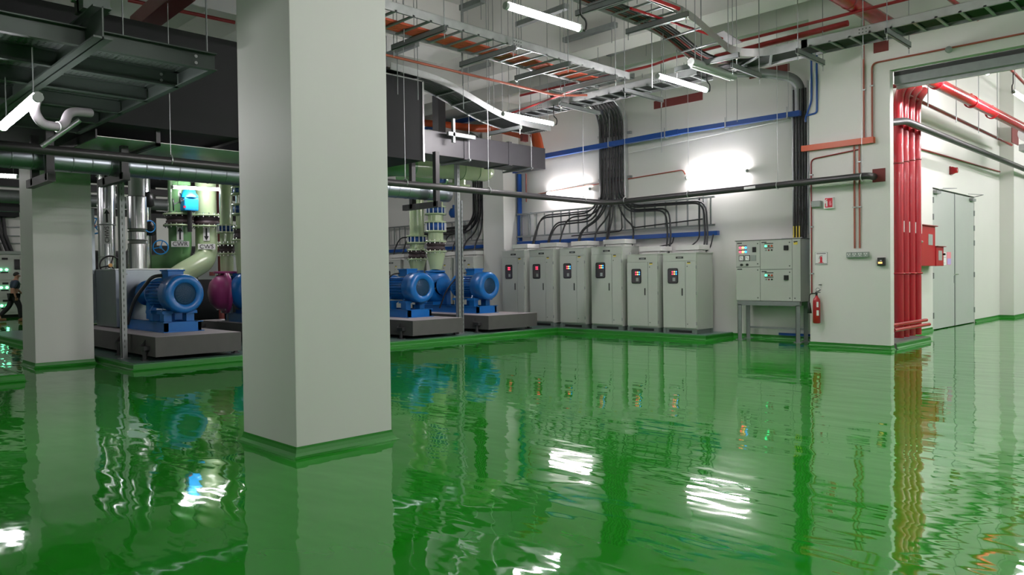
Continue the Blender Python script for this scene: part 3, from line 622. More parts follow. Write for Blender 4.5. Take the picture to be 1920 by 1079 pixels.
# ------------------------------------------------------------------ black drain pipe on hangers
bp_ = thing('black_pipe', 'long black lagged pipe hung level across the room and turning to the pier', 'pipe', (-11, 8, 3.1))
part('pipe', MB().tube(arc([(-11, -6, 3.12), (-11, 14.15, 3.1), (-5.12, 14.15, 3.15), (-5.1, 14.42, 3.15)], .55, 10), .062, 18), PIPEBLK, bp_)
for x in (-10.2, -8.55, -6.6): pass
def hanger(p, label, top=CZ, r=.07, ax='y'):
    x, y, z = p; t = thing('pipe_hanger', label, 'pipe hanger', (x, y, z-r), 0, 'rod hangers of the black pipe')
    part('ring', MB().ring((x, y, z+.01), (1, 0, 0) if ax == 'x' else (0, 1, 0), r, .009, 20), GALV, t); part('rod', MB().cyl((x, y, z+r), (x, y, top), .006, 6), GALV, t)
for px, l in ((760, 'pipe hanger on the black pipe beside the near pillar'), (916, 'pipe hanger on the black pipe below the charcoal duct'), (321, 'pipe hanger on the black pipe left of the near pillar'), (1094, 'pipe hanger on the black pipe over the third lit cabinet')):
    y = PX(px, 345, -11).y; hanger((-11, min(y, 13.4), 3.12), l, top=6.9)
for px, l in ((1172, 'pipe hanger just right of the black cable bundle'), (1291, 'pipe hanger under the left wall light'), (1458, 'pipe hanger between the wall light and the narrow ladder'), (1616, 'pipe hanger in front of the orange trunking')):
    x = PY(px, 350, 14.15).x; hanger((x, 14.15, 3.12), l, ax='x', top=7.0)
part('label', MB().bar((PY(1395, 352, 14.08).x, 14.08, 3.13), (PY(1416, 350, 14.08).x, 14.08, 3.135), .006, .05), WHITE, bp_, label='white printed pipe label')
ip = thing('black_pipe', 'black lagged pipe bending past the red risers in the inner room', 'pipe', (-5, 20, 4.3))
part('pipe', MB().tube(arc([(-5.05, 14.8, 4.16), (-5.0, 15.75, 4.33), (-5.0, 40, 4.25)], .2, 8), .07, 16), PIPEBLK, ip)
part('branch', MB().tube([(-5.0, 27.8, 4.3), (2, 27.8, 4.45)], .06, 14), PIPEBLK, ip)
# horn / sounder, thin conduit on inner wall
hs = thing('alarm_sounder', 'round red alarm sounder on the white wall above the double door', 'alarm', (-5.62, 21.3, 3.85)); c = PX(1787, 320, -5.6)
part('body', MB().lathe((-5.66, c.y, c.z), (1, 0, 0), [(0, 0), (0, .09), (.05, .1), (.12, .07), (.16, .07), (.16, 0)], 20), RED, hs); part('base', MB().cbox((-5.645, c.y, c.z), (.03, .2, .2)), REDD, hs)
single('conduit', MB().tube([(-5.63, 17.2, 4.17), (-5.63, 25.9, 4.3)], .02, 8), REDD, 'thin red conduit along the inner wall below the black pipe', 'conduit')

# ------------------------------------------------------------------ cable trays overhead
def tray(name, label, ax, a0, a1, c0, c1, z, h=.12, step=.3, m=GALV, zend=None, rungm=GALVD, side=(0, 1)):
    """ladder tray along axis ax ('x' or 'y') between a0 and a1, rails at c0 and c1"""
    P = (lambda a, c, zz: (a, c, zz)) if ax == 'x' else (lambda a, c, zz: (c, a, zz))
    t = thing(name, label, 'cable tray', P((a0+a1)/2, (c0+c1)/2, z))
    for i, c in enumerate((c0, c1)):
        if i not in side: continue
        s = .02 if i == 0 else -.02
        part('side_rail', MB().box(P(a0, c, z), P(a1, c+s*.15, z+h)).box(P(a0, c, z), P(a1, c+s, z+.004)).box(P(a0, c, z+h-.004), P(a1, c+s, z+h)), m, t)
        a = a0+.9
        while a < a1-.3:
            b = MB()
            for k in range(4):
                for q in (.035, .085): b.cbox(P(a+k*.05, c-(s*.1), z+q), P(.018, .006, .018) if ax == 'x' else (.006, .018, .018))
            part('splice_bolts', b, CABD, t); a += 3.0
    a = a0+.15
    while a < a1:
        part('rung', MB().box(P(a-.02, c0, z+.006), P(a+.02, c1, z+.028)), rungm, t); a += step
    return t
def trapeze(label, ax, a, c0, c1, z, w=.042, h=.085, m=GALVD, group='strut hangers under the cable trays', top=CZ, low=.1):
    P = (lambda a, c, zz: (a, c, zz)) if ax == 'x' else (lambda a, c, zz: (c, a, zz))
    t = thing('tray_hanger', label, 'strut hanger', P(a, (c0+c1)/2, z), 0, group)
    part('channel', MB().box(P(a-w/2, c0, z), P(a+w/2, c1, z+.008)).box(P(a-w/2, c0, z), P(a-w/2+.006, c1, z+h)).box(P(a+w/2-.006, c0, z), P(a+w/2, c1, z+h)).box(P(a-w/2, c0, z+h-.006), P(a+w/2, c1, z+h)), m, t)
    for c in (c0+.04, c1-.04):
        q = P(a, c, z-low); part('threaded_rod', MB().cyl(q, (q[0], q[1], top), .007, 6), GALVD, t)
        part('nut', MB().cyl((q[0], q[1], z-.025), (q[0], q[1], z), .016, 6), CHROME, t)
tray('cable_tray', 'galvanized ladder tray with orange cables running away beside the near pillar', 'y', 1.5, 11.4, -9.12, -8.31, 5.0, .13)
AY = []
for (px, py), l in (((834, 62), 'strut hanger under the orange cable tray, nearest the near pillar'), ((963, 94), 'strut hanger under the orange cable tray, second from the near pillar'), ((1066, 122), 'strut hanger under the orange cable tray, third from the near pillar'), ((1155, 144), 'strut hanger under the orange cable tray, farthest from the near pillar')):
    y = PX(px, py, -8.25).y; AY.append(y); trapeze(l, 'y', y, -9.5, -8.22, 4.9)
for i in range(7):
    x = -9.06 + .05*i
    single('tray_cable', MB().tube([(x, 1.5, 5.055), (x+.008, 4, 5.05), (x-.006, 7, 5.056), (x, 11.3, 5.05)], .022, 8), REDCAB, 'orange red cable lying along the left side of the ladder tray beside the near pillar', 'cable', 'orange red cables on the ladder tray')
tray('cable_tray', 'ladder tray with thick black cables running along the wall toward the right', 'x', -5.3, 2.0, 11.86, 12.42, 5.0, .13)
tray('cable_tray', 'ladder tray crossing behind the middle hanging light, left of the curved bend', 'x', -12.0, -7.2, 11.86, 12.42, 4.96, .13)
for i in range(9):
    y = 12.0+.046*i
    z = 5.055
    single('tray_cable', MB().tube([(-11.9, y, z-.03), (-8, y+.01, z-.03), (-6.2, y, z+.0), (-3, y-.01, z+.01), (0, y, z), (2, y, z)], .024, 8), BLACK, 'thick black cable lying on the ladder tray along the wall', 'cable', 'black cables on the wall side ladder tray')
for px, py, l in ((1498, 105, 'strut hanger under the wall side tray above the blue conduits'), (1665, 70, 'strut hanger under the wall side tray above the maroon plate'), (1376, 118, 'strut hanger under the wall side tray right of the curved bend')):
    x = PY(px, py, 11.8).x; trapeze(l, 'x', x, 11.72, 12.75, 4.9)
for x, l in ((-8.6, 'strut hanger carrying the crossing tray beside the middle hanging light'), (-10.2, 'strut hanger carrying the crossing tray near the black cable bend'), (-11.9, 'strut hanger carrying the left end of the crossing tray')): trapeze(l, 'x', x, 11.6, 12.9, 4.86)
# curved junction and the second tray coming forward
ct = thing('curved_tray_junction', 'curved galvanized tray junction joining two ladder trays near the ceiling', 'cable tray', (-6.3, 11.4, 5.0))
def rail_curve(pts, h=.13, w=.006):
    b = MB(); vs = []
    for p in pts: vs += [V(p), V(p)+V((0, 0, h))]
    b.add(vs, [(2*i, 2*i+2, 2*i+3, 2*i+1) for i in range(len(pts)-1)]); vs2 = [p+V((.008, .008, 0)) for p in vs]
    b.add(vs2, [(2*i, 2*i+1, 2*i+3, 2*i+2) for i in range(len(pts)-1)])
    for i in range(len(pts)-1): b.add([vs[2*i], vs[2*i+2], vs2[2*i+2], vs2[2*i]], [(0, 1, 2, 3)]); b.add([vs[2*i+1], vs[2*i+3], vs2[2*i+3], vs2[2*i+1]], [(0, 1, 2, 3)])
    return b
part('inner_rail', rail_curve(arc([(-6.38, 10.1, 5.4), (-6.38, 10.45, 5.36), (-6.3, 11.5, 5.02), (-5.9, 11.86, 5.0), (-5.2, 11.86, 5.0)], .35, 7)), GALV, ct)
part('outer_rail', rail_curve(arc([(-7.15, 10.1, 5.4), (-7.15, 10.7, 5.36), (-7.1, 12.0, 5.0), (-6.4, 12.42, 5.0), (-5.4, 12.42, 5.0)], .5, 7)), GALV, ct)
for p, q in (((-7.15, 10.3, 5.41), (-6.38, 10.3, 5.41)), ((-7.15, 10.75, 5.33), (-6.36, 10.65, 5.32)), ((-7.12, 11.2, 5.2), (-6.33, 11.1, 5.18)), ((-7.1, 11.7, 5.07), (-6.28, 11.5, 5.05)), ((-6.7, 12.3, 5.01), (-6.0, 11.8, 5.01)), ((-6.1, 12.42, 5.01), (-5.8, 11.86, 5.01))): part('rung', MB().bar(p, q, .04, .022), GALVD, ct)
tray('cable_tray', 'ladder tray with dark red cables coming forward from the curved junction', 'y', 5.0, 10.1, -7.15, -6.38, 5.4, .13)
for i in range(6):
    x = -7.08+.05*i
    single('tray_cable', MB().tube(arc([(x, 5.0, 5.45), (x, 10.4, 5.44), (x+.05, 11.6, 5.10), (x+.6, 12.1+.02*i, 5.07), (-5.4, 12.15+.02*i, 5.07)], .5, 5), .022, 8), BLACK if i % 3 else MAROON, 'dark cable curving with the tray junction near the ceiling', 'cable', 'dark cables on the forward ladder tray')
for y, l in ((8.75, 'strut hanger across the forward tray at the top of the photo'), (10.0, 'strut hanger at the near side of the curved junction')): trapeze(l, 'y', y, -7.35, -6.2, 5.3)
trapeze('strut hanger under the middle of the curved junction', 'y', 11.25, -7.25, -6.05, 4.9)
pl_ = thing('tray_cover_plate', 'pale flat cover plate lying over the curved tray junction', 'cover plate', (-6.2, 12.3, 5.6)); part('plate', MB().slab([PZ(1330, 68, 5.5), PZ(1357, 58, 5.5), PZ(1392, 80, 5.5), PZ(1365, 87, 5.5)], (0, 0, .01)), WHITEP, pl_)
# the left tray stepping down toward the charcoal duct
sd = thing('sloping_tray', 'black underside ladder tray sloping down in front of the charcoal duct', 'cable tray', (-11.6, 11, 4.6))
sp = [(-11.9, 8.2, 5.2), (-11.9, 9.4, 5.16), (-11.9, 10.9, 4.72), (-11.9, 11.6, 4.62), (-11.9, 12.5, 4.62)]
for dx in (0, .62):
    part('side_rail', rail_curve(arc([(x+dx, y, z) for x, y, z in sp], .5, 5)), GALV, sd)
for k in range(10):
    y = 8.5+.42*k; 
    z = 5.18 if y < 9.4 else (5.16-(y-9.4)/1.5*.44 if y < 10.9 else (4.72-(y-10.9)/1.5*.1 if y < 12.4 else 4.62))
    part('rung', MB().box((-11.9, y-.02, z), (-11.28, y+.02, z+.02)), GALVD, sd)
for i in range(8):
    dx = .06+.065*i
    single('tray_cable', MB().tube(arc([(x+dx, y, z+.045) for x, y, z in sp], .6, 5), .03, 8), BLACK, 'black cable on the tray that slopes down in front of the charcoal duct', 'cable', 'black cables on the sloping tray')
trapeze('strut hanger holding the low end of the sloping tray', 'y', 11.4, -12.1, -11.1, 4.5)
tray('cable_tray', 'ladder tray feeding the curved bundle above the lit cabinets', 'x', -11.9, -9.6, 12.6, 13.35, 5.6, .12)
# ------------------------------------------------------------------ thin pipes near the ceiling
def pipe(name, pts, r, m, label, cat='pipe', bend=.15, group=None, n=12): return single(name, MB().tube(arc(pts, bend, 6), r, n), m, label, cat, group)
rm = thing('sprinkler_main', 'big red sprinkler main high above the wall side cable tray', 'pipe', (-4.6, 11, 5.7))
xm = PZ(1650, 30, 5.75).x
part('pipe', MB().tube([(-4.85, 6, 5.72), (-4.7, 14.43, 5.72)], .125, 24), RED, rm)
for y in (8.5, 10.9, 12.3): part('coupling', MB().lathe((-4.85+(y-6)*.0178, y, 5.72), (0, 1, 0), [(0, .125), (0, .131), (.035, .131), (.035, .125)], 24), REDD, rm)
part('branch', MB().tube(arc([(-4.75, 11.6, 5.72), (-4.75, 11.6, 6.1), (-4.0, 11.9, 6.1)], .1), .03, 10), RED, rm)
for y in (9.6, 12.9): part('rod', MB().cyl((-4.77, y, 5.85), (-4.77, y, CZ), .007, 6), GALVD, rm)
pipe('sprinkler_pipe', [(-12, 12.3, 5.5), (-8.6, 12.45, 5.5), (-8.2, 12.62, 5.6), (0, 12.35, 5.55)], .026, REDD, 'thin dark red sprinkler pipe running level under the ceiling beam')
pipe('sprinkler_pipe', [(-7.4, 12.85, 5.5), (-4.9, 12.72, 5.5)], .05, REDD, 'thicker dark red pipe joining the big sprinkler main from the left')
pipe('sprinkler_pipe', [(-10.03, 7.2, 5.0), (-10.02, 11.3, 5.0), (-9.6, 11.75, 5.0)], .022, CONDUIT, 'terracotta conduit crossing above the charcoal duct toward the back wall')
pipe('sprinkler_pipe', [(-12.2, 11.9, 5.0), (-9.1, 11.2, 5.02), (-8.4, 11.15, 5.05)], .02, REDD, 'thin red pipe rising right behind the sloping tray')
pipe('sprinkler_pipe', [(-6.5, 6.5, 5.4), (-6.3, 9.9, 5.42)], .03, RED, 'bright red branch pipe seen through the forward ladder tray', bend=.1)
pipe('sprinkler_pipe', [(-6.75, 9.3, 5.4), (-6.6, 11.7, 5.42)], .022, RED, 'second thin red pipe seen through the forward ladder tray')
pipe('sprinkler_pipe', [(-3.6, 9.5, 5.6), (-3.45, 14.43, 5.6)], .035, RED, 'red branch pipe right of the big sprinkler main')
for x, y0, y1, z, l in ((-8.9, 3.6, 5.8, 5.9, 'short grey lighting bracket under the ceiling near the pillar'), (-9.7, 7.7, 8.9, 6.4, 'dark strut fixed under the ceiling left of the top light'), (-8.7, 9.2, 11.3, 6.2, 'long dark strut fixed under the ceiling right of the top light'), (-7.9, 11.4, 13.2, 6.1, 'dark strut fixed under the ceiling above the middle light'), (-12.6, 9.4, 11, 6.2, 'dark strut under the ceiling above the charcoal duct')): pass
for i, ((xa, ya), (xb, yb), l) in enumerate((((865, 16), (905, 0), 'dark unlit strut under the ceiling at the top edge, left of the top light'), ((970, 47), (1063, 12), 'dark unlit strut under the ceiling behind the top light'), ((1058, 76), (1155, 46), 'long dark strut under the ceiling right of the top light'), ((1140, 102), (1218, 72), 'dark strut under the ceiling above the middle light'), ((782, 82), (720, 106), 'dark strut under the ceiling left, over the big black duct'), ((863, 136), (917, 120), 'dark strut under the ceiling above the sloping tray'), ((1197, 121), (1290, 95), 'dark strut under the ceiling left of the curved junction'))):
    a, b = PZ(xa, ya, 6.55), PZ(xb, yb, 6.55)
    t = thing('ceiling_strut', l, 'strut', (a+b)/2, 0, 'dark struts hung below the ceiling')
    part('channel', MB().bar(a, b, .12, .1), GALVD, t)
    for p in (a.lerp(b, .08), a.lerp(b, .92)): part('rod', MB().cyl((p.x, p.y, p.z-.35), (p.x, p.y, CZ), .008, 6), GALVD, t)
rodspots = [(757, 20), (745, 120), (783, 120), (1222, 80), (1365, 40), (1423, 70), (1303, 40), (925, 130), (1240, 250), (1382, 180), (1618, 30), (868, 130)]
for i, (px, py) in enumerate(rodspots):
    p = PZ(px, py, 5.3 if py < 190 else 4.9)
    if p.y > 15.2: p = PY(px, py, 14.9)
    single('hanging_rod', MB().cyl((p.x, p.y, p.z-.45-.1*(i % 4)), (p.x, p.y, CZ), .007, 6), GALVD, 'thin steel rod hanging from the ceiling among the cable trays', 'rod', 'bare threaded rods hanging from the ceiling')
for px, l in ((1415, 'long thin rod hanging in front of the back wall, right of the wall light'), ((1163), 'long thin rod hanging in front of the black cable bundle'), (1132, 'long thin rod hanging left of the black cable bundle')):
    pass

# ------------------------------------------------------------------ hanging and wall lights
def light(label, p, q, group=None, rods=True, wall=False, loop=0, name='fluorescent_light', top=CZ, lamp=None):
    p, q = V(p), V(q); c = (p+q)/2; d = (q-p).normalized()
    t = thing(name, label, 'light', c, 0, group)
    part('tube', MB().tube([p+d*.03, q-d*.03], .034, 14), lamp or TUBE, t)
    for e, s in ((p, 1), (q, -1)): part('end_cap', MB().tube([e, e+d*s*.04], .04, 14), GREYP, t)
    if wall:
        part('housing', MB().bar(p+V((0, .05, 0)), q+V((0, .05, 0)), .03, .06), WHITE, t)
    else:
        sd = d.cross(V((0, 0, 1))).normalized(); hv = []
        for e in (p+d*.02, q-d*.02): hv += [e+sd*(.046*math.cos(PI*(.22+.56*a/6)))+V((0, 0, .004+.046*math.sin(PI*(.22+.56*a/6)))) for a in range(7)]
        part('housing', MB().add(hv, [(k, k+1, k+8, k+7) for k in range(6)] + [tuple(range(7)), tuple(range(7, 14))[::-1]]), GREYP, t)
        for f in (.12, .88):
            r = p.lerp(q, f); part('suspension_rod', MB().cyl((r.x, r.y, r.z+.06), (r.x, r.y, top), .006, 6), GALVD, t)
    if loop:
        e = q if loop > 0 else p; s = d*(1 if loop > 0 else -1)
        part('supply_cord', MB().tube(arc([e, e+s*.09+V((0, 0, -.01)), e+s*.11+V((0, 0, .12)), e+s*.0+V((0, 0, .16)), e+V((0, 0, .4))], .06, 6), .012, 8), BLK, t)
    return t
HG = None
light('brightest lit tube light hanging at the top centre of the photo', (-5.77, 5.70, 4.32), (-5.72, 6.89, 4.32), loop=1)
light('lit tube light hanging under the trays, just above the maroon strip', (-7.02, 10.37, 4.64), (-7.0, 11.87, 4.64), loop=1)
light('lit tube light hanging between the charcoal duct and the black cable bend', (-10.48, 10.25, 4.56), (-10.5, 11.75, 4.56), loop=1)
light('lit tube light on the back wall right of the black cable bundle', (-9.63, 15.37, 3.66), (-8.08, 15.37, 3.66), wall=True, lamp=TUBEW)
light('lit tube light on the back wall between column and black cable bundle', (-14.03, 15.37, 3.66), (-12.5, 15.37, 3.66), wall=True, lamp=TUBEW)
light('lit tube light under the steel platform at the left edge', (-8.75, 1.73, 2.95), (-7.12, 1.66, 2.95), top=3.4, lamp=TUBE_DIM)
light('lit tube light above the green and pale green pipes', PX(321, 351, -17.2), PX(419, 356, -17.2), top=5.2, lamp=TUBE_DIM)
light('lit tube light at the left edge behind the far pillar', PX(-40, 328, -17.2), PX(34, 331, -17.2), top=5.2, lamp=TUBE_DIM)
light('upper lit tube light seen through the opening', (-3.72, 15.0, 5.07), (-3.70, 16.2, 5.07))
light('lower lit tube light at the right edge through the opening', (-3.74, 18.3, 5.07), (-3.74, 19.5, 5.07), loop=-1)
extra = [(-8.6, -3.3, 2.95, 'x'), (.6, 20.8, 5.2, 'y'), (-.8, 24.8, 5.4, 'y'), (-.8, 29.5, 5.4, 'y'), (1.8, 22, 5.4, 'y'), (-1.5, 33.5, 5.9, 'y'), (1.6, 27, 5.4, 'y'), (2.5, 17.5, 5.2, 'y'), (3.2, 5.5, 4.9, 'y'), (1.5, 2.2, 4.9, 'y'), (1.2, 8.0, 4.9, 'y'), (-.6, 6.4, 5.0, 'y'), (5, 12.5, 4.9, 'y'),
         (0.5, 18.5, 5.9, 'y'), (1.5, 25.5, 5.9, 'y'), (0, 33, 5.9, 'y'), 
         (-20, -1.5, 4.4, 'x'), (-29.5, 3.5, 4.6, 'y'), (-30.5, 12.5, 4.6, 'y'), (-18.5, 11.2, 4.9, 'y')]
for i, (x, y, z, ax) in enumerate(extra):  # tubes added out of view to brighten pillars, walls and inner room
    a, b = ((x-.75, y, z), (x+.75, y, z)) if ax == 'x' else ((x, y-.75, z), (x, y+.75, z))
    light('added tube light hanging out of view to brighten the plant room', a, b, group='added fill tube lights of the plant room')
tl = thing('unlit_light', 'unlit grey tube light hanging beside the middle lit tube', 'light', (-6.6, 11.2, 4.85))
part('housing', MB().tube([(-6.72, 10.9, 4.9), (-6.66, 12.2, 4.88)], .07, 16), GREYP, tl); part('tube', MB().tube([(-6.74, 10.95, 4.83), (-6.68, 12.1, 4.81)], .02, 10), WHITE, tl)
part('suspension_rod', MB().cyl((-6.7, 11.2, 4.95), (-6.7, 11.2, CZ), .006, 6), GALVD, tl)

# ------------------------------------------------------------------ ducts
bd = thing('black_air_duct', 'very large black wrapped air duct filling the upper left behind the near pillar', 'air duct', (-12.4, 4, 3.62))
part('duct', MB().box((-13.9, -7, 3.62), (-11.3, 8.95, 5.1)), DUCT, bd)
for y in (-4.5, -2, .6, 5.35): part('seam_band', MB().box((-13.91, y, 3.61), (-11.285, y+.09, 5.112)), DARKIRON, bd)
part('edge_strip', MB().box((-11.31, 8.93, 3.6), (-11.28, 8.97, 5.12)).box((-11.32, 5.5, 5.10), (-11.28, 8.96, 5.125)), ALU, bd)
gp = thing('soffit_plate', 'pale added soffit plate under the big black duct, mirroring the green floor', 'soffit plate', (-12.5, 5, 3.45))
part('tray', MB().box((-13.4, 3.4, 3.46), (-11.6, 8.3, 3.468)), mat('pale soffit paint', (.55, .60, .55), .3), gp)  # pale plate added below the duct to pick up green floor light
for y in (3.4, 8.3): part('lip', MB().box((-13.4, y-.01, 3.44), (-11.6, y+.01, 3.56)), DARKIRON, gp)
for y in (4.2, 6.3, 7.9): part('strap', MB().box((-13.45, y-.03, 3.40), (-11.5, y+.03, 3.44)).box((-13.45, y-.03, 3.4), (-13.4, y+.03, 3.62)).box((-11.55, y-.03, 3.4), (-11.5, y+.03, 3.62)), DARKIRON, gp)
cd = thing('charcoal_air_duct', 'charcoal wrapped rectangular duct ending in front of the back wall column', 'air duct', (-12.8, 11.2, 3.97))
part('duct', MB().box((-13.1, 8.95, 3.97), (-12.3, 13.45, 4.47)), DUCTG, cd, bevel=.01)
for y in (10.85, 12.2): part('flange_band', MB().box((-13.12, y, 3.95), (-12.28, y+.1, 4.49)), DUCTG, cd)
for px in (782, 786): pass
part('suspension_rod', MB().cyl((-12.24, 10.95, 3.9), (-12.24, 10.95, CZ), .008, 6), GALV, cd); part('suspension_rod', MB().cyl((-12.24, 12.9, 3.9), (-12.24, 12.9, CZ), .008, 6), GALV, cd)
for y in (10.95, 12.9): part('cross_strut', MB().box((-13.2, y-.02, 3.92), (-12.2, y+.02, 3.96)), GALVD, cd)
sd_ = thing('spiral_duct', 'round galvanized spiral duct running low behind the black pipe', 'air duct', (-12.5, 3, 3.05))
b = MB().tube([(-12.5, -7, 3.2), (-12.5, 10.55, 3.2)], .165, 28)
for k in range(68): b.lathe((-12.5, -6.9+k*.255, 3.2), (0, 1, 0), [(0, .165), (.006, .172), (.014, .172), (.02, .165)], 28)
part('duct', b, ALUB, sd_)
part('end_cap', MB().lathe((-12.5, 10.4, 3.2), (0, 1, 0), [(0, .172), (.15, .172), (.15, 0)], 28), ALUB, sd_)
oe = thing('orange_duct_elbow', 'orange cable duct bending down above the end of the charcoal duct', 'trunking', (-14, 14, 4.6))
a = PY(905, 242, 14.6); b_ = PY(990, 250, 14.6); c_ = PY(1008, 275, 14.6)
part('curved_duct', MB().tube(arc([PY(790, 230, 14.6), a, PY(945, 238, 14.6), b_+V((.25, 0, .05)), c_+V((.05, 0, -.1))], .35, 8), .14, 4), ORANGE, oe)
part('straight_duct', MB().bar(PY(930, 242, 14.35), PY(985, 256, 14.35), .12, .16), ORANGE, oe)
part('end_box', MB().cbox(PY(983, 257, 14.33), (.1, .2, .24)), MAROON, oe)
bl = PY(800, 243, 15.3); bluetrunk((bl.x-3, 15.3, bl.z), (-16.05, 15.3, bl.z), 'blue trunking glimpsed high behind the charcoal duct', .12, .14)
# black hanging frames
def blackframe(y, x0, x1, z0, z1, lab):
    t = thing('support_frame', lab, 'support frame', ((x0+x1)/2, y, z0), 0, 'black steel frames carrying the spiral duct')
    for x in (x0, x1): part('post', MB().box((x-.05, y-.05, z0), (x+.05, y+.05, z1)), DARKIRON, t)
    part('crossbar', MB().box((x0-.3, y-.05, z0-.02), (x1+.1, y+.05, z0+.1)), DARKIRON, t)
blackframe(9.95, -12.95, -12.15, 2.88, 4.0, 'black steel frame around the end of the spiral duct'); blackframe(2.95, -12.95, -12.15, 2.86, 3.6, 'black steel frame around the spiral duct left of the far pillar')
blackframe(PX(231, 330, -12.2).y, -12.95, -12.15, 2.95, 3.45, 'black steel frame around the spiral duct beside the left steel post')
single('steel_column', MB().box((-16.0, 13.0, 4.5), (-15.75, 13.25, CZ)), DARKIRON, 'dark steel post reaching the ceiling behind the sloping tray', 'post')
# steel posts
def post(x, y, z1, label, w=.07, hz=PT):
    t = thing('steel_post', label, 'post', (x, y, hz))
    part('channel', MB().box((x-w/2, y-w/2, hz), (x+w/2, y-w/2+.008, z1)).box((x-w/2, y-w/2, hz), (x-w/2+.008, y+w/2, z1)).box((x+w/2-.008, y-w/2, hz), (x+w/2, y+w/2, z1)).box((x-w/2, y+w/2-.006, hz), (x-w/2+.02, y+w/2, z1)), GALVD, t)
    part('foot_plate', MB().box((x-.08, y-.08, hz), (x+.08, y+.08, hz+.012)), GALVD, t)
    b = MB(); k = 0
    while hz+.2+k*.1 < z1: b.cbox((x+w/2+.001, y, hz+.2+k*.1), (.003, .016, .045)); k += 1
    part('slots', b, CABD, t); return t
post(-13.85, 4.42, 3.3, 'slotted steel post standing in front of the leftmost pump block', .09)
PP = PX(859, 500, -13.2); post(-13.2, PP.y, 4.1, 'left one of the twin steel posts between the two right pumps', .09)
PP2 = PX(866, 500, -13.4); post(-13.4, PP2.y, 3.2, 'right one of the twin steel posts between the two right pumps', .05)
ub = thing('slotted_bracket', 'white slotted strut bracket hanging above the charcoal duct', 'strut', PX(855, 240, -12.1))
c = PX(850, 245, -12.1); part('vertical_strut', MB().box((c.x-.03, c.y-.03, c.z-.25), (c.x+.03, c.y+.03, c.z+.25)), GALVD, ub); part('horizontal_strut', MB().box((c.x-.03, c.y-.15, c.z-.12), (c.x+.03, c.y+.6, c.z-.04)), GALVD, ub)

# ------------------------------------------------------------------ steel platform upper left
pf = thing('steel_platform', 'grey green steel platform with mesh deck hung at the upper left', 'platform', (-9, 2.0, 3.4))
zb = 3.4
def cchan(p, q, label='channel', h=.16, w=.06, m=GREENST, face=1):
    d = (V(q)-V(p)).normalized(); s = V((0, 0, 1)).cross(d)*face; b = MB()
    P, Q = V(p), V(q); b.bar(P+V((0, 0, h/2)), Q+V((0, 0, h/2)), .008, h); b.bar(P+s*w/2+V((0, 0, .005)), Q+s*w/2+V((0, 0, .005)), w, .01); b.bar(P+s*w/2+V((0, 0, h-.005)), Q+s*w/2+V((0, 0, h-.005)), w, .01); part(label, b, m, pf)
def ibeam(p, q, h=.26, w=.14):
    P, Q = V(p), V(q); b = MB(); b.bar(P+V((0, 0, h/2)), Q+V((0, 0, h/2)), .012, h); b.bar(P+V((0, 0, .008)), Q+V((0, 0, .008)), w, .016); b.bar(P+V((0, 0, h-.008)), Q+V((0, 0, h-.008)), w, .016); return b
part('main_beam', ibeam((-6.6, 2.0, zb-.02), (-11.2, 2.0, zb-.02)), GREENST, pf)
part('main_beam', ibeam((-6.6, -1.2, zb-.02), (-11.2, -1.2, zb-.02)), GREENST, pf)
cchan((-7.05, 3.1, zb), (-7.05, -5.5, zb), face=1)
cchan((-7.05, 3.1, zb), (-11.25, 3.1, zb), face=1)
for x in (-7.9, -8.75, -9.6, -10.4, -11.2): cchan((x, 3.08, zb), (x, -5.5, zb), 'joist', face=1)
part('mesh_deck', MB().box((-11.25, -5.5, zb+.16), (-7.08, 3.08, zb+.172)), GRATE, pf)
part('hanger_post', MB().box((-6.9, 1.9, zb+.24), (-6.74, 2.1, zb+.5)), GREENST, pf)
part('hanger_plate', MB().box((-6.98, 1.9, zb+.24), (-6.86, 2.1, CZ)), DARKIRON, pf); part('bolt', MB().cyl((-6.92, 1.86, zb+.34), (-6.92, 1.9, zb+.34), .022, 12), CHROME, pf)
for x, y in ((-7.12, 3.06), (-9.4, 3.06), (-7.12, .3)): part('suspension_rod', MB().cyl((x, y, zb+.2), (x, y, CZ), .008, 6), GALVD, pf)
for x in (-7.05, -7.9):
    for z in (.05, .11): part('bolt', MB().cyl((x+.01, 2.92, zb+z), (x+.02, 2.92, zb+z), .015, 8), GALV, pf)
pv = thing('lagged_pipe_loop', 'white lagged pipe with two bends under the steel platform', 'pipe', (-9, 2, 3.3))
L_ = [(72, 178), (62, 205), (78, 234), (120, 240), (128, 208), (170, 212)]
pts = []
for i, (px, py) in enumerate(L_): p = PX(px, py, -7.6-.1*i); pts.append(p)
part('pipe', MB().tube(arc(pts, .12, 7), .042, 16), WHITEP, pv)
part('clamp', MB().ring(pts[3].lerp(pts[2], .3), (pts[3]-pts[2]), .046, .006, 18), GALV, pv)
pt_ = thing('slanted_conduit', 'grey conduit slanting down from the platform to the black pipe', 'conduit', PX(100, 262, -9.5)); part('pipe', MB().tube([PX(78, 275, -10.4), PX(150, 225, -10.2)], .03, 12), GALV, pt_)
single('steel_post', MB().bar(PX(262, 48, -13.5), PX(345, -20, -10.5), .3, .24), REDD, 'dark red pipe slanting across the upper left ceiling', 'pipe')
# ceiling conduit at upper left
pipe('conduit', [PZ(240, 0, 7.1), PZ(440, 42, 7.1)], .04, REDD, 'thin dark pipe under the ceiling left of the near pillar')

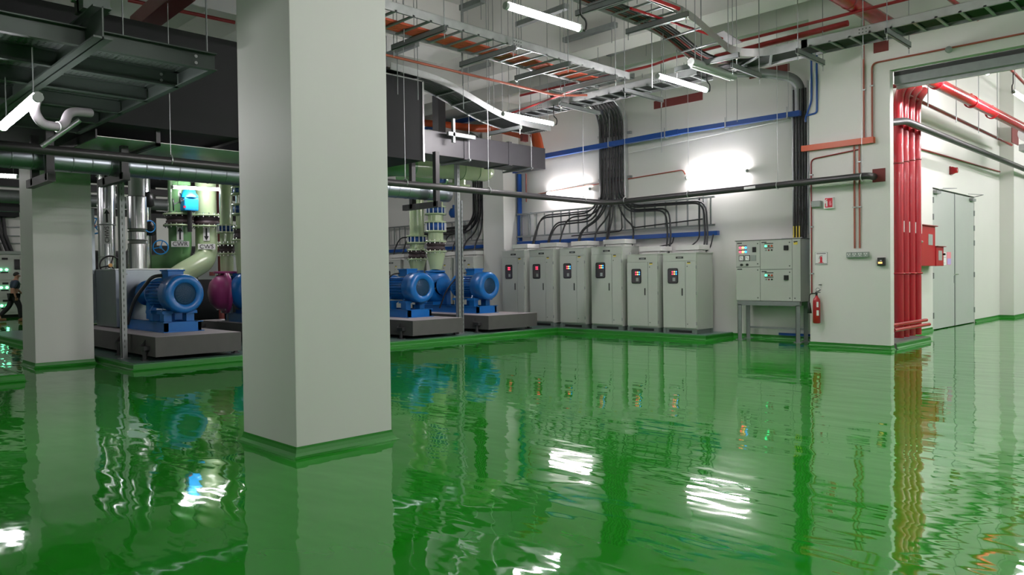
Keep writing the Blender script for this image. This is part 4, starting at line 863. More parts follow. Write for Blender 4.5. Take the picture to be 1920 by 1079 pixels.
# ------------------------------------------------------------------ pumps
def make_pump(y, x0, label, volute=True, base_h=.4, cable=True, first=None):
    """axis along -x from the fan end at x0"""
    t = thing('pump_set', label, 'pump', (x0-1.5, y, .5), 0, None); az = 1.18; ax = (-1, 0, 0)
    fr = MB()
    x1 = x0-2.75
    fr.box((x1, y-.32, .5), (x0-.12, y-.26, .68)).box((x1, y+.26, .5), (x0-.12, y+.32, .68)).box((x0-.18, y-.32, .5), (x0-.12, y+.32, .68)).box((x1, y-.32, .5), (x1+.06, y+.32, .68)).box((x1, y-.35, .668), (x0-.1, y-.22, .68)).box((x1, y+.22, .668), (x0-.1, y+.35, .68)).box((x1-.03, y-.36, .5), (x0-.08, y+.36, .512))
    part('skid_frame', fr, BLUE, t)
    for xx in (x0-.4, x0-.95):
        for s in (-1, 1): part('motor_pedestal', MB().box((xx-.09, y+s*.20-.07, .68), (xx+.09, y+s*.20+.07, .84)).box((xx-.14, y+s*.22-.09, .82), (xx+.14, y+s*.22+.09, .845)), BLUE, t)
        part('motor_foot', MB().box((xx-.13, y-.31, .845), (xx+.13, y+.31, .875)).add([(xx-.02, y-.28, .87), (xx+.02, y-.28, .87), (xx+.02, y-.18, 1.02), (xx-.02, y-.18, 1.02), (xx-.02, y+.28, .87), (xx+.02, y+.28, .87), (xx+.02, y+.18, 1.02), (xx-.02, y+.18, 1.02)], [(0, 1, 2, 3), (4, 5, 6, 7)]), BLUE, t)
    part('fan_cover', MB().lathe((x0, y, az), ax, [(.035, .195), (.0, .205), (0, .30), (.02, .33), (.05, .345), (.38, .348), (.38, .28)], 48), BLUE, t)
    g = part('fan_grille', MB().lathe((x0-.03, y, az), ax, [(0, 0), (.0, .20), (.02, .205)], 40), BLUED, t)
    gb = MB()
    for r in (.04, .07, .10, .13, .16): gb.ring((x0-.026, y, az), (1, 0, 0), r, .004, 30)
    for k in range(8): a = PI*k/8; gb.bar((x0-.026, y-math.cos(a)*.17, az-math.sin(a)*.17), (x0-.026, y+math.cos(a)*.17, az+math.sin(a)*.17), .006, .006)
    part('grille_wires', gb, BLUED, g)
    part('motor_body', MB().lathe((x0-.34, y, az), ax, [(0, .25), (.8, .25), (.8, .29), (.86, .29), (.86, .12), (.98, .1)], 40), BLUE, t)
    fb = MB()
    for k in range(28):
        a = 2*PI*k/28
        if abs(math.sin(a)) > .9 and math.sin(a) > 0: continue
        c, s = math.cos(a), math.sin(a); fb.bar((x0-.37, y+c*.27, az+s*.27), (x0-1.12, y+c*.27, az+s*.27), .008, .05, (0, c, s))
    part('cooling_fins', fb, BLUE, t)
    part('terminal_box', MB().box((x0-.75, y-.14, az+.26), (x0-.42, y+.14, az+.43)).box((x0-.77, y-.16, az+.41), (x0-.40, y+.16, az+.44)), BLUE, t, bevel=.01)
    part('lifting_eye', MB().ring((x0-.9, y, az+.31), (1, 0, 0), .035, .01, 16), BLUE, t)
    if cable: part('motor_cable', MB().tube(arc([(x0-.7, y-.1, az+.34), (x0-.8, y-.28, az+.32), (x0-1.1, y-.5, az-.1), (x0-1.3, y-.56, .62)], .2, 7), .032 if y < 6 else .018, 10), BLACK, t)
    part('coupling_guard', MB().lathe((x0-1.25, y, az), ax, [(0, 0), (0, .13), (.28, .13), (.28, 0)], 24), BLUE, t)
    part('bearing_bracket', MB().lathe((x0-1.5, y, az), ax, [(0, .1), (.1, .14), (.25, .2), (.3, .25)], 28).box((x0-1.75, y-.07, .68), (x0-1.6, y+.07, az)), BLUE, t)
    if volute:
        vx = x0-2.15
        vb = MB().lathe((vx+.24, y, az-.02), ax, [(0, .22), (.02, .34), (.08, .42), (.24, .47), (.40, .42), (.46, .34), (.48, .2)], 48)
        part('volute', vb, BLUE, t)
        part('volute_throat', MB().lathe((vx, y, az), (0, 0, 1), [(.1, .2), (.36, .19), (.40, .19)], 28), BLUE, t)
        dz = MB().lathe((vx, y, az+.36), (0, 0, 1), [(0, .19), (0, .27), (.045, .27), (.045, .1)], 32); part('discharge_flange', dz, BLUE, t)
        part('suction_branch', MB().tube(arc([(vx-.2, y, az), (vx-.75, y, az), (vx-.75, y, az+.42)], .4, 8), .17, 24), BLUE, t)
        part('pump_feet', MB().box((vx-.2, y-.25, .68), (vx+.2, y+.25, .76)).box((vx-.05, y-.2, .7), (vx+.05, y+.2, az-.3)), BLUE, t)
    return t
def block(y0, y1, xr, xl, label):
    t = thing('inertia_block', label, 'concrete block', ((xr+xl)/2, (y0+y1)/2, .1), 0, None)
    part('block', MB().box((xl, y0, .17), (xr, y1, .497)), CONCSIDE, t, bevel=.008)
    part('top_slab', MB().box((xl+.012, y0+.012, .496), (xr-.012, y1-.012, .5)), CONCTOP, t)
    for x in (xr-.35, xr-1.6, xl+.4):
        for y, s in ((y0, -1), (y1, 1)):
            part('spring_mount', MB().box((x-.1, y, .27), (x+.1, y+s*.09, .34)).cyl((x, y+s*.05, .1), (x, y+s*.05, .27), .035, 14).box((x-.07, y+s*.0, .1), (x+.07, y+s*.1, .115)).add([(x-.1, y, .34), (x-.1, y+s*.09, .34), (x-.1, y, .44), (x-.09, y, .34), (x-.09, y+s*.09, .34), (x-.09, y, .44)], [(0, 1, 2), (3, 5, 4), (0, 3, 4, 1), (1, 4, 5, 2)]), DARKIRON, t)
    return t
PUMPS = [(5.4, 4.58, 6.04, -13.65, 'leftmost blue pump motor, beside the galvanized casing box', 'grey concrete block under the leftmost pump'),
         (7.68, 7.15, 8.7, -13.7, 'blue pump with a purple end cover, mostly hidden behind the near pillar', 'grey concrete block behind the near pillar'),
         (10.78, 9.83, 11.25, -13.68, 'blue pump motor just right of the near pillar', 'grey concrete block just right of the near pillar'),
         (12.88, 12.03, 13.68, -13.68, 'blue pump with exposed volute nearest the back wall column', 'grey concrete block nearest the lit drive cabinets')]
for i, (y, y0, y1, x0, l, lb) in enumerate(PUMPS):
    block(y0, y1, -12.85, -17.3, lb); make_pump(y, x0, l, volute=(i != 0), cable=(i != 1))
# purple end cover on the second pump's suction
pc = thing('purple_strainer', 'purple painted strainer body beside the hidden blue pump', 'strainer', (-16.4, 7.33, .7)); c = PX(422, 549, -16.3)
part('body', MB().lathe((c.x, c.y-.36, c.z), (.15, 1, 0), [(0, .0), (.0, .12), (.05, .26), (.16, .36), (.30, .39), (.30, .46), (.38, .46), (.38, .2)], 40), MAG, pc)
part('flange', MB().lathe((c.x-.05, c.y+.05, c.z+.42), (0, 0, 1), [(0, .12), (0, .26), (.05, .26), (.05, .1)], 28), MAG, pc); part('support_leg', MB().cyl((c.x, c.y+.1, .5), (c.x, c.y+.1, c.z-.3), .06, 16).cyl((c.x, c.y+.1, .5), (c.x, c.y+.1, .515), .17, 20), GALVD, pc)
for k in range(12): a = 2*PI*k/12; part('bolt', MB().cyl((c.x+.425*math.cos(a), c.y-.10, c.z+.425*math.sin(a)), (c.x+.425*math.cos(a), c.y-.05, c.z+.425*math.sin(a)), .02, 8), GALV, pc)

# ------------------------------------------------------------------ flanged riser stacks
def flange(root, x, y, z, r, m=PALEG, th=.04, nb=12, up=True):
    f = part('flange', MB().lathe((x, y, z), (0, 0, 1), [(0, r*.6), (0, r), (th, r), (th, r*.6)], 32), m, root)
    if not nb: return
    b = MB()
    for k in range(nb):
        a = 2*PI*(k+.5)/nb; b.cyl((x+r*.88*math.cos(a), y+r*.88*math.sin(a), z-.03), (x+r*.88*math.cos(a), y+r*.88*math.sin(a), z+th+.03), .016, 6)
    part('bolts', b, CHROME, f)
def tiebolt_valve(root, x, y, z0, z1, r, m=BLUET):
    v = part('valve_body', MB().lathe((x, y, z0), (0, 0, 1), [(0, r*.9), (0, r), (z1-z0, r), (z1-z0, r*.9)], 36), m, root)
    b = MB()
    for k in range(14):
        a = 2*PI*k/14; b.cyl((x+(r+.025)*math.cos(a), y+(r+.025)*math.sin(a), z0-.03), (x+(r+.025)*math.cos(a), y+(r+.025)*math.sin(a), z1+.03), .013, 6)
    part('tie_bolts', b, WHITE, v); return v
def rubber(root, x, y, z0, z1, r):
    h = z1-z0; part('rubber_joint', MB().lathe((x, y, z0), (0, 0, 1), [(0, r*.93), (h*.12, r), (h*.36, r), (h*.45, r*.93), (h*.55, r*.93), (h*.64, r), (h*.88, r), (h, r*.93)], 36), RUBBER, root)
def stack(label, x, y, r, zb, zt, parts, m=PALEG, cone=None, group=None):
    t = thing('flanged_riser', label, 'pipe', (x, y, zb), 0, group)
    segs = []; z = zb
    if cone: part('reducer', MB().lathe((x, y, zb), (0, 0, 1), [(0, cone[0]), (cone[1]-zb, cone[2])], 36), m, t); z = cone[1]
    for kind, z0, z1 in parts:
        if z0 > z: part('pipe', MB().cyl((x, y, z), (x, y, z0), r, 32), m, t)
        fr = r*1.42
        if kind == 'rubber': flange(t, x, y, z0-.045, fr, m); rubber(t, x, y, z0, z1, r*1.22); flange(t, x, y, z1, fr, m)
        if kind == 'valve': flange(t, x, y, z0-.045, fr, m, nb=0); tiebolt_valve(t, x, y, z0, z1, r*1.2); flange(t, x, y, z1, fr, m, nb=0)
        z = z1
    part('pipe', MB().cyl((x, y, z), (x, y, zt), r, 32), m, t); return t
s1 = stack('pale green flanged riser on the exposed blue volute, with two blue valve rings', -15.83, 12.92, .205, 1.62, 4.0, [('rubber', 2.12, 2.34), ('valve', 2.66, 2.86), ('valve', 3.12, 3.27)], cone=(.16, 2.07, .26))
part('actuator', MB().lathe((-15.6, 13.2, 3.13), (.7, .7, 0), [(0, .05), (.05, .13), (.22, .13), (.26, .08), (.26, 0)], 24).cyl((-15.5, 13.3, 3.2), (-15.5, 13.3, 3.34), .05, 12), BLUET, s1); part('hand_knob', MB().ring((-15.4, 13.35, 3.32), (1, -1, 0), .05, .016, 16), SIGNW, s1)
s2 = stack('pale green riser behind the exposed volute, its valve ring set lower', -16.62, 12.9, .2, 1.6, 4.0, [('rubber', 1.93, 2.14), ('valve', 2.38, 2.52)], cone=(.17, 1.88, .25))
s3 = stack('pale green flanged riser above the hidden blue pump, cut by the near pillar edge', -15.85, 7.6, .205, 1.55, 4.2, [('rubber', 2.3, 2.52), ('valve', 2.86, 3.02), ('valve', 3.3, 3.4)], cone=(.2, 2.25, .25))
s4 = stack('thin end pale green riser left of the one cut by the near pillar', -16.6, 7.50, .14, 1.5, 4.2, [('rubber', 2.02, 2.2), ('valve', 2.5, 2.62)])
# header pipe with cap, behind the charcoal duct
hd = thing('header_pipe', 'large pale green header pipe with a domed end below the charcoal duct', 'pipe', (-14.3, 12, 4.1))
part('pipe', MB().tube([(-14.35, 11.0, 4.05), (-14.35, 13.35, 4.13)], .26, 36), PALEG, hd)
part('domed_end', MB().lathe((-14.35, 13.35, 4.13), (0, 1, .03), [(0, .26), (.1, .24), (.2, .17), (.26, .08), (.27, 0)], 36), PALEG, hd)
for y in (12.5, 13.0): part('weld_ring', MB().ring((-14.35, y, 4.10), (0, 1, .03), .262, .006, 36), MIDG, hd)
part('elbow', MB().tube(arc([(-14.35, 11.0, 4.05), (-14.35, 10.4, 4.02), (-15.8, 10.4, 4.02)], .5, 8), .26, 30), MIDG, hd)
part('branch_flange', MB().lathe((-14.5, 12.6, 3.72), (.2, 0, 1), [(0, .1), (0, .3), (.05, .3), (.05, .1)], 32), PALEG, hd); part('branch_neck', MB().cyl((-14.5, 12.6, 3.7), (-14.45, 12.6, 4.0), .17, 24), PALEG, hd); part('blue_valve', MB().lathe((-14.6, 12.2, 3.85), (0, -1, 0), [(0, .04), (0, .1), (.2, .1), (.3, .04)], 20), BLUET, hd)
part('cross_pipe', MB().tube([(-15.83, 11.8, 4.05), (-15.83, 13.2, 4.05)], .24, 30), MIDG, hd)
# condenser water lines
def arrowlabel(root, x, y, z, r, word, up_, wz):
    d = (V((0, 0, 0))-V((x, y, 0))).normalized(); ex = V((-d.y, d.x, 0)); p = V((x, y, z))+d*(r+.004); lp = V((x, y, wz))+d*(r+.004)
    s = part('arrow_plate', MB().slab([p-ex*.07-V((0, 0, .16)), p+ex*.07-V((0, 0, .16)), p+ex*.07+V((0, 0, .16)), p-ex*.07+V((0, 0, .16))], d*.012), SIGNW, root)
    q = p+d*.016; sg_ = 1 if up_ else -1
    part('arrow', MB().slab([q-ex*.018-V((0, 0, .14*sg_)), q+ex*.018-V((0, 0, .14*sg_)), q+ex*.018+V((0, 0, .05*sg_)), q+ex*.055+V((0, 0, .05*sg_)), q+V((0, 0, .15*sg_)), q-ex*.055+V((0, 0, .05*sg_)), q-ex*.018+V((0, 0, .05*sg_))], d*.004), BLK, root)
    return d, ex, lp
cw = thing('condenser_pipe', 'mid green condenser return pipe with a CWR label and upward arrow', 'pipe', (-18, 7.02, 1.2))
part('pipe', MB().cyl((-18, 7.02, 2.95), (-18, 7.02, 4.6), .25, 36), MIDG, cw)
part('bend', MB().tube(arc([(-18, 7.02, 2.75), (-18, 7.02, 1.85), (-19.2, 6.6, 1.75)], .75, 10), .25, 36), MIDG, cw)
flange(cw, -18, 7.02, 2.93, .36, PALEG, nb=16); rubber(cw, -18, 7.02, 2.71, 2.93, .3); flange(cw, -18, 7.02, 2.67, .36, PALEG, nb=16)
d, ex, lp = arrowlabel(cw, -18, 7.02, 2.49, .25, 'CWR', True, 2.25)
part('word_plate', MB().slab([lp-ex*.19-V((0, 0, .065)), lp+ex*.19-V((0, 0, .065)), lp+ex*.19+V((0, 0, .065)), lp-ex*.19+V((0, 0, .065))], d*.03), SIGNW, cw); text('lettering', 'CWR', .14, BLK, cw, lp+d*.034, ex, (0, 0, 1))
cs = thing('condenser_pipe', 'pale green condenser supply pipe with a CWS label, curving down behind the pump', 'pipe', (-18, 7.64, 1.3))
part('pipe', MB().cyl((-18, 7.64, 2.95), (-18, 7.64, 4.6), .24, 36), PALEG, cs)
part('bend', MB().tube(arc([(-18, 7.64, 2.72), (-18, 7.64, 1.9), (-17.3, 6.75, 1.55), (-16.9, 6.2, 1.2)], .36, 10), .25, 36), PALEG, cs)
flange(cs, -18, 7.64, 2.93, .36, PALEG, nb=16); rubber(cs, -18, 7.64, 2.71, 2.93, .3); flange(cs, -18, 7.64, 2.67, .36, PALEG, nb=16)
d, ex, lp = arrowlabel(cs, -18, 7.64, 2.50, .25, 'CWS', False, 2.2)
part('word_plate', MB().slab([lp-ex*.19-V((0, 0, .065)), lp+ex*.19-V((0, 0, .065)), lp+ex*.19+V((0, 0, .065)), lp-ex*.19+V((0, 0, .065))], d*.03), SIGNW, cs); text('lettering', 'CWS', .14, BLK, cs, lp+d*.034, ex, (0, 0, 1))
va = thing('valve_actuator', 'bright blue valve actuator with small handwheels between the two condenser pipes', 'actuator', PX(355, 395, -17.6)); c = PX(355, 378, -17.6)
part('gear_case', MB().box((c.x-.14, c.y-.16, c.z-.22), (c.x+.14, c.y+.16, c.z+.08)), BLUEL, va, bevel=.03); part('top_cover', MB().lathe((c.x, c.y, c.z+.08), (0, 0, 1), [(0, .19), (.05, .19), (.12, .14), (.16, .14), (.2, .08), (.2, 0)], 24), BLUEL, va)
part('handwheel', MB().ring(PX(338, 372, -17.5), (.5, 1, 0), .12, .013, 24).tube([PX(338, 372, -17.5), PX(345, 375, -17.5)], .012, 8), BLK, va); part('handwheel', MB().ring(PX(325, 384, -17.4), (.4, 1, 0), .13, .013, 24).tube([PX(325, 384, -17.4), PX(345, 375, -17.5)], .012, 8), BLK, va)
part('red_tag', MB().cbox(PX(346, 388, -17.4), (.02, .05, .05)), SIGNR, va); part('yoke', MB().cyl((c.x, c.y, c.z-.7), (c.x, c.y, c.z-.2), .05, 12), BLK, va)
# aluminium clad chilled water lines
ch = thing('chilled_water_pipe', 'shiny aluminium clad pipe marked CHWS with an upward arrow', 'pipe', (-18, 5.45, .6))
part('upper_pipe', MB().cyl((-18, 5.44, 2.65), (-18, 5.46, 3.9), .18, 36), ALU, ch); part('lower_pipe', MB().cyl((-18, 5.44, .9), (-18, 5.44, 2.65), .17, 36), ALU, ch)
part('collar', MB().ring((-18, 5.44, 2.65), (0, 0, 1), .18, .012, 36), GALVD, ch); part('collar', MB().ring((-18, 5.44, 1.95), (0, 0, 1), .172, .008, 36), GALVD, ch); part('collar', MB().ring((-18, 5.44, 3.7), (0, 0, 1), .182, .01, 36), GALVD, ch)
part('green_band', MB().lathe((-18, 5.44, 1.38), (0, .1, 1), [(0, .2), (.2, .2)], 32), MIDG, ch)
part('elbow', MB().tube(arc([(-18, 5.44, 1.1), (-18, 5.44, .72), (-18.8, 5.25, .62)], .35, 8), .17, 30), ALU, ch)
for k in range(4): part('elbow_ring', MB().ring((-18, 5.44, 1.16-.1*k), (-.15*k, 0, 1), .176, .007, 30), CHROME, ch)
d, ex, lp = arrowlabel(ch, -18, 5.45, 2.83, .18, '', True, 2.43)
part('word_plate', MB().slab([lp-ex*.055-V((0, 0, .2)), lp+ex*.055-V((0, 0, .2)), lp+ex*.055+V((0, 0, .2)), lp-ex*.055+V((0, 0, .2))], d*.014), SIGNW, ch); text('lettering', 'CHWS', .12, BLK, ch, lp+d*.018, (0, 0, 1), -ex)
c2 = thing('chilled_water_pipe', 'aluminium clad pipe with dark bands standing behind the left steel post', 'pipe', (-17, 5.74, 1.6))
part('pipe', MB().cyl((-17, 5.74, 2.52), (-17, 5.74, 3.2), .19, 36), ALU, c2); part('pipe', MB().cyl((-17, 5.74, 2.28), (-17, 5.74, 2.46), .175, 36), ALU, c2); part('pipe', MB().cyl((-17, 5.74, 1.62), (-17, 5.74, 2.2), .19, 36), ALU, c2)
part('core', MB().cyl((-17, 5.74, 1.5), (-17, 5.74, 4.0), .16, 30), GREYP, c2)
for z in (1.62, 2.2, 2.28, 2.46, 2.52, 3.2): part('band', MB().ring((-17, 5.74, z), (0, 0, 1), .182, .01, 32), CABD, c2)
c3 = thing('chilled_water_pipe', 'thin aluminium clad pipe with black valve wheel right of the left post', 'pipe', (-18.2, 6.25, 1.6))
part('pipe', MB().cyl((-18.2, 6.32, 1.3), (-18.2, 6.32, 4.1), .12, 30), ALU, c3); c = PX(280, 380, -17.9)
part('valve', MB().lathe((c.x, c.y, c.z-.1), (.3, -.2, 1), [(0, .05), (.03, .11), (.3, .11), (.34, .05)], 20), BLK, c3); part('valve', MB().lathe((c.x, c.y, c.z-.75), (0, 0, 1), [(0, .05), (.03, .12), (.3, .12), (.34, .05)], 20), BLK, c3); part('handwheel', MB().ring(PX(281, 425, -17.7), (1, .3, 0), .13, .013, 26), BLUEL, c3)
def wheel(name, label, c, ax, r, m, hub, spokes=3):
    c = V(c); d = V(ax).normalized(); t = thing(name, label, 'handwheel', c); u = d.orthogonal().normalized(); v2 = d.cross(u)
    part('rim', MB().ring(c, d, r, r*.09, 36), m, t); b = MB()
    for k in range(spokes): a = 2*PI*k/spokes+.5; b.tube([c, c+(u*math.cos(a)+v2*math.sin(a))*r], r*.07, 8)
    part('spokes', b, m, t); part('hub', MB().cyl(c-d*.04, c+d*.04, r*.2, 14), hub, t); part('stem', MB().cyl(c-d*.3, c, r*.12, 10), m, t)
wheel('valve_handwheel', 'black handwheel with brass hub on the shiny chilled water pipe', PX(207, 498, -17.55), (1, -.25, .1), .2, BLK, BRASS)
wheel('valve_handwheel', 'bright blue handwheel low beside the green condenser return pipe', PX(301, 464, -17.6), (1, -.3, 0), .155, BLUEL, BLUEL)
wheel('valve_handwheel', 'blue handwheel with red hub at the far pillar edge', PX(176, 424, -18.3), (1, -.5, 0), .17, BLUEL, SIGNR)
cb = thing('pump_casing_box', 'galvanized sheet box enclosing the pump left of the leftmost motor', 'casing', (-16.2, 5.5, .5))
part('front_panel', MB().box((-16.95, 4.9, .52), (-15.75, 6.1, 1.64)), ALUB, cb, bevel=.01)
part('side_cover', MB().box((-17.3, 4.78, .62), (-16.95, 4.9, 2.9)), ALUB, cb); part('lid_edge', MB().box((-16.96, 4.89, 1.64), (-15.74, 6.11, 1.66)), GALV, cb)
for y in (5.1, 5.9): part('rivet', MB().cyl((-15.75, y, 1.55), (-15.74, y, 1.55), .02, 10), CHROME, cb)
single('lagged_valve', MB().lathe((-17.4, 5.05, 1.0), (0, -1, .1), [(0, .1), (0, .3), (.1, .3), (.3, .1), (.3, 0)], 28), ALU, 'round clad valve body half hidden by the casing box', 'valve')

# ------------------------------------------------------------------ chillers, far wall and its switchboard
def chiller(x, y, L, r, lab):
    t = thing('chiller', lab, 'chiller', (x, y, 0), 0, 'dark chillers deep in the room')
    part('lower_shell', MB().lathe((x, y, .95), (0, 1, 0), [(0, 0), (0, r*.9), (.12, r), (L-.12, r), (L, r*.9), (L, 0)], 40), DUCT, t)
    part('upper_shell', MB().lathe((x-1.2, y+.2, 1.9), (0, 1, 0), [(0, 0), (0, r*.7), (.1, r*.75), (L-.5, r*.75), (L-.4, 0)], 36), DARKIRON, t)
    for yy in (y+.7, y+L-.9): part('saddle', MB().box((x-.6, yy, 0), (x+.6, yy+.15, .5)), DARKIRON, t)
    part('control_box', MB().box((x+.35, y+L*.45, 1.35), (x+.6, y+L*.45+.8, 2.1)), GREYP, t)
chiller(-22.5, 7.6, 4.2, .75, 'dark chiller vessel behind the leftmost pump'); chiller(-27.5, 7.2, 4.2, .75, 'dark chiller vessel farther back behind the condenser pipes')
fw_ = thing('pipe_rack', 'dark steel pipe rack with lagged pipes at the far end of the room', 'pipe rack', (-27, 8, 0))
for y in (9.5, 13.5): part('rack_post', MB().box((-27.1, y, 0), (-26.9, y+.2, 5.5)), DARKIRON, fw_)
for z in (3.55, 4.3, 5.2): part('rack_beam', MB().box((-27.15, 3.0, z), (-26.85, 15.4, z+.22)), DARKIRON, fw_)
for z, y, r, m in ((4.8, 0, .28, DUCT), (5.7, .2, .3, DUCTG), (3.95, .0, .2, GALVD)): part('rack_pipe', MB().tube([(-26.4-y, 2.5, z), (-26.4-y, 15.3, z)], r, 24), m, fw_)
single('brown_drain_pipe', MB().cyl((-19.5, PX(413, 450, -19.5).y, .1), (-19.5, PX(413, 450, -19.5).y, 4.6), .07, 16), MAROON, 'dark red brown vertical pipe between the condenser pipe and the flanged riser', 'pipe')
single('cream_pipe_rail', MB().box((-19.6, 4.6, .42), (-19.3, 6.1, .62)).box((-19.5, 5.75, .1), (-19.38, 5.87, .45)), PALEG, 'low pale green pipe support under the clad elbow', 'pipe support')
jb = thing('wall_box', 'pale box mounted behind the condenser supply pipe', 'junction box', (-20.5, 8.5, 1.9)); c = PX(393, 500, -20.3); part('case', MB().cbox((c.x, c.y, c.z), (.3, .75, .7)), GREYP, jb); part('label', MB().cbox((c.x+.16, c.y, c.z-.2), (.01, .15, .1)), MAROON, jb)
sbd = thing('switchboard', 'cream switchboard with green lamps by the far wall at the left edge', 'electrical panel', (-35.5, 6.5, 0))
part('enclosure', MB().box((-35.98, 4.2, .12), (-35.1, 7.42, 2.5)), CABG, sbd, bevel=.01); part('top_trim', MB().box((-35.98, 4.2, 2.5), (-35.05, 7.45, 2.62)), GREYP, sbd); part('base', MB().box((-35.98, 4.25, 0), (-35.2, 7.38, .12)), BLK, sbd)
for i, (z0, z1) in enumerate(((1.48, 2.42), (.80, 1.45), (.2, .77))):
    for j, (y0, y1) in enumerate(((5.55, 7.2), (4.3, 5.5))):
        dq = part('door', MB().box((-35.1, y0, z0), (-35.08, y1, z1)), CABG, sbd, bevel=.004); part('label_plate', MB().box((-35.08, y0+1.25 if j == 0 else y0+.2, z1-.14), (-35.07, y0+1.45 if j == 0 else y0+.5, z1-.06)), BLK, dq)
        for k in range(2):
            yy = (6.76 if j == 0 else 5.2)+.19*k; zl = (1.89, 1.19, .48)[i]; part('indicator_lamp', MB().cyl((-35.08, yy, zl), (-35.05, yy, zl), .045, 14), led('green board lamp', (.15, 1, .45), 7), dq)
        part('push_button', MB().box((-35.08, yy-.2, zl-.13), (-35.06, yy+.05, zl-.08)), BLK, dq)
part('meter', MB().box((-35.09, 7.22, 1.9), (-35.06, 7.4, 2.3)), BLK, sbd)
fl = thing('far_cable_drop', 'dark cable drop and ladder above the far switchboard', 'cable ladder', (-35.6, 6.5, 2.6))
part('header_box', MB().box((-35.98, 4.5, 4.0), (-35.2, 7.45, 4.75)), DUCT, fl)
for y in (6.75, 7.0, 7.15): part('cable', MB().tube([(-35.7, y-.15, 4.0), (-35.7, y-.1, 3.3), (-35.7, y+.12, 2.62)], .07, 8), BLACK, fl)
for z in (2.95, 3.25, 3.6): part('ladder_rung', MB().box((-35.95, 4.6, z), (-35.9, 7.6, z+.04)), GALVD, fl)

# ------------------------------------------------------------------ duct box in the inner room, pipes there
im = thing('sprinkler_main', 'red sprinkler main with couplings running deep into the inner room', 'pipe', (-4.5, 19, 5.0))
part('pipe', MB().tube([(-4.52, 15.3, 5.0), (-4.45, 23.3, 5.03)], .11, 22), RED, im)
for y in (15.9, 18.3, 20.0): part('coupling', MB().lathe((-4.51, y, 5.01), (0, 1, 0), [(0, .11), (0, .135), (.09, .135), (.09, .11)], 22).cbox((-4.51, y+.045, 5.15), (.05, .08, .05)), RED, im)
pipe('sprinkler_pipe', [(-5.2, 16.5, 4.98), (-5.2, 25.2, 4.95)], .04, RED, 'thinner red pipe on the inner wall below the red sprinkler main')
pipe('sprinkler_pipe', [(-5.6, 15.55, 4.98), (2, 15.35, 4.98)], .04, REDD, 'dark red pipe crossing level just inside the opening', group=None)
pipe('sprinkler_pipe', [(-4.0, 17.5, 5.9), (-4.1, 24.0, 5.6)], .03, REDD, 'thin red pipe sloping behind the upper light through the opening')
pipe('sprinkler_pipe', [(-3.6, 19.0, 6.3), (-3.9, 27.5, 6.2)], .03, REDD, 'thin red pipe at the upper right corner through the opening')
pd = PX(1890, 235, -4.6)
ob = thing('duct_bend', 'small galvanized duct bend where the red main ends at the right edge', 'air duct', (-4.3, 24, 4.9)); part('bend', MB().tube(arc([(-4.45, 23.3, 4.95), (-4.45, 24.0, 4.95), (-3.9, 24.6, 4.95)], .3, 6), .22, 20), ALU, ob); part('box', MB().box((-4.7, 23.6, 4.55), (-3.9, 24.6, 4.72)), GALV, ob)
c = PX(1910, 258, -5.3); single('fire_stop_plate', MB().cbox((-5.29, c.y-.5, c.z), (.02, .8, .5)), MAROON, 'maroon plate on the inner wall at the right edge', 'fire stop plate')
for px, py in ((1740, 200), (1793, 230), (1835, 250), (1870, 260)):
    p = PX(px, py, -4.9); single('hanging_rod', MB().cyl((p.x, p.y, p.z), (p.x, p.y, CZ), .009, 6), GALVD, 'thin steel rod hanging from the ceiling of the inner room', 'rod', 'bare rods hanging in the inner room')

# ------------------------------------------------------------------ the walking man
def skin(name, verts, edges, radii, m, root, sub=2):
    me = bpy.data.meshes.new(name); me.from_pydata([V(v) for v in verts], edges, []); o = bpy.data.objects.new(name, me); COL.objects.link(o); o.parent = root
    md = o.modifiers.new('skin', 'SKIN'); me.skin_vertices or None
    bpy.context.view_layer.update()
    for i, r in enumerate(radii): me.skin_vertices[0].data[i].radius = (r, r) if not isinstance(r, tuple) else r
    me.skin_vertices[0].data[0].use_root = True
    md.use_smooth_shade = True; s = o.modifiers.new('sub', 'SUBSURF'); s.levels = sub; s.render_levels = sub
    bpy.context.view_layer.update()
    dg = bpy.context.evaluated_depsgraph_get(); nm = bpy.data.meshes.new_from_object(o.evaluated_get(dg)); nm.name = name
    o.modifiers.clear(); o.data = nm; nm.materials.clear(); nm.materials.append(m)
    for p in nm.polygons: p.use_smooth = True
    return o
man = thing('person', 'man in dark blue shirt and black trousers walking past the far switchboard', 'person', (-31.6, 6.46, 0), 0)
# walking toward +y; local frame
HV = [(0, .0, .96), (0, .02, 1.12), (0, .05, 1.30), (0, .06, 1.44), (0, .085, 1.52), (0, .11, 1.60), (0, .12, 1.69),
      (.09, 0, .90), (.10, .16, .52), (.10, .18, .10), (.10, .30, .05),
      (-.09, 0, .90), (-.10, -.14, .52), (-.10, -.42, .20), (-.10, -.40, .06),
      (.17, .05, 1.42), (.23, -.06, 1.16), (.22, .0, .92), (.21, .03, .84),
      (-.17, .05, 1.42), (-.23, .14, 1.17), (-.21, .30, .98), (-.20, .35, .93)]
HE = [(0, 1), (1, 2), (2, 3), (3, 4), (4, 5), (5, 6), (0, 7), (7, 8), (8, 9), (9, 10), (0, 11), (11, 12), (12, 13), (13, 14), (3, 15), (15, 16), (16, 17), (17, 18), (3, 19), (19, 20), (20, 21), (21, 22)]
HR = [.13, .13, .15, .10, .055, .088, .085, .085, .055, .04, .035, .085, .055, .04, .035, .055, .042, .032, .03, .055, .042, .032, .03]
skin('body', HV, HE, HR, SKIN, man)
skin('shirt', [HV[i] for i in (1, 2, 3, 15, 16, 19, 20)], [(0, 1), (1, 2), (2, 3), (3, 4), (2, 5), (5, 6)], [.165, .175, .135, .085, .065, .085, .065], SHIRT, man)
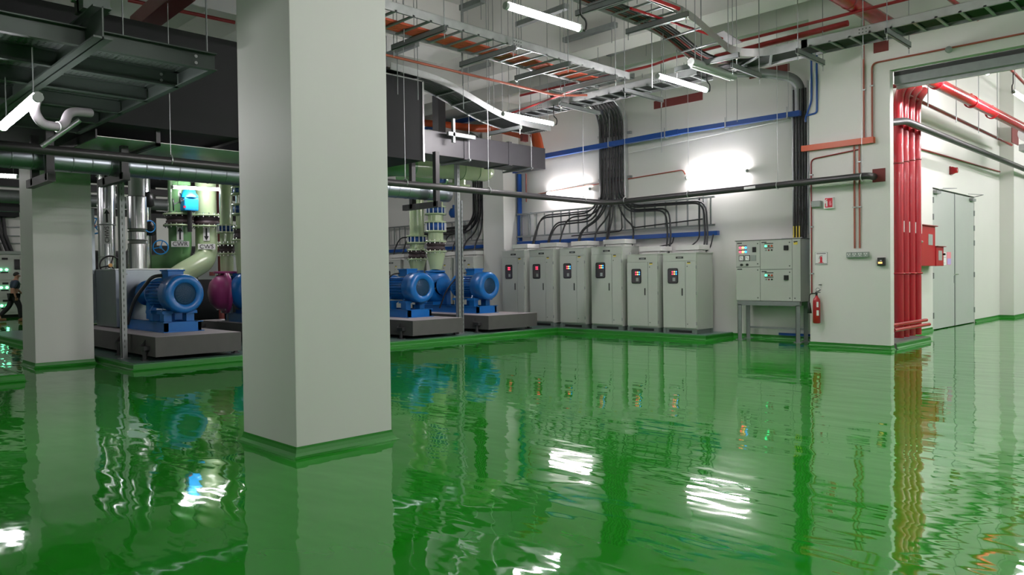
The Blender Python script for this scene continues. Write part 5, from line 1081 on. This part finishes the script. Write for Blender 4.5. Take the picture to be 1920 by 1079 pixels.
skin('trousers', [HV[i] for i in (0, 7, 8, 9, 11, 12, 13)], [(0, 1), (1, 2), (2, 3), (0, 4), (4, 5), (5, 6)], [.165, .125, .09, .07, .125, .09, .07], TROUS, man)
mp_ = V(man.location)
part('shirt_panel', MB().tube([V((.02, .07, 1.40))+mp_, V((.06, .17, 1.30))+mp_], [.1, .08], 12), SHIRTW, man)
part('hair', MB().lathe(V((0, .10, 1.66))+mp_, (0, -.35, .8), [(0, .098), (.04, .098), (.08, .075), (.1, .04), (.105, 0)], 20), HAIR, man)
part('ear', MB().cbox(V((.088, .10, 1.63))+mp_, (.02, .03, .05)), SKIN, man); part('nose', MB().cbox(V((0, .205, 1.62))+mp_, (.025, .03, .04)), SKIN, man)
for s, (fy, fz, tilt) in ((.10, (.18, .0, 0)), (-.10, (-.42, .03, .1))): part('shoe', MB().box(V((s-.05, fy-.08, fz))+mp_, V((s+.05, fy+.2, fz+.09))+mp_), SHOE, man, bevel=.03)
for s, p in ((1, (.21, .03, .80)), (-1, (-.20, .38, .90))):
    b = MB(); c = V(p)+mp_
    for k in range(4): b.tube([c+V((0, -.03+.02*k, .03)), c+V((-.005*s, -.03+.022*k, -.03)), c+V((-.02*s, -.03+.022*k, -.06+.006*abs(k-1.5)))], [.011, .010, .008], 7)
    b.tube([c+V((0, .03, .04)), c+V((-.01*s, .055, .01)), c+V((-.015*s, .06, -.015))], [.012, .011, .009], 7); part('fingers', b, SKIN, man)

# ------------------------------------------------------------------ world and view
w = bpy.data.worlds.new('world'); scene.world = w; w.use_nodes = True; w.node_tree.nodes['Background'].inputs[0].default_value = (.02, .02, .02, 1); w.node_tree.nodes['Background'].inputs[1].default_value = .0
scene.view_settings.view_transform = 'Standard'; scene.view_settings.look = 'None'; scene.view_settings.gamma = 1; scene.view_settings.use_curve_mapping = False
scene.view_settings.exposure = 0.42
cy = scene.cycles; cy.use_denoising = True; cy.max_bounces = 8; cy.diffuse_bounces = 5; cy.glossy_bounces = 4; cy.sample_clamp_indirect = 8; cy.use_light_tree = True; cy.caustics_reflective = False; cy.caustics_refractive = False
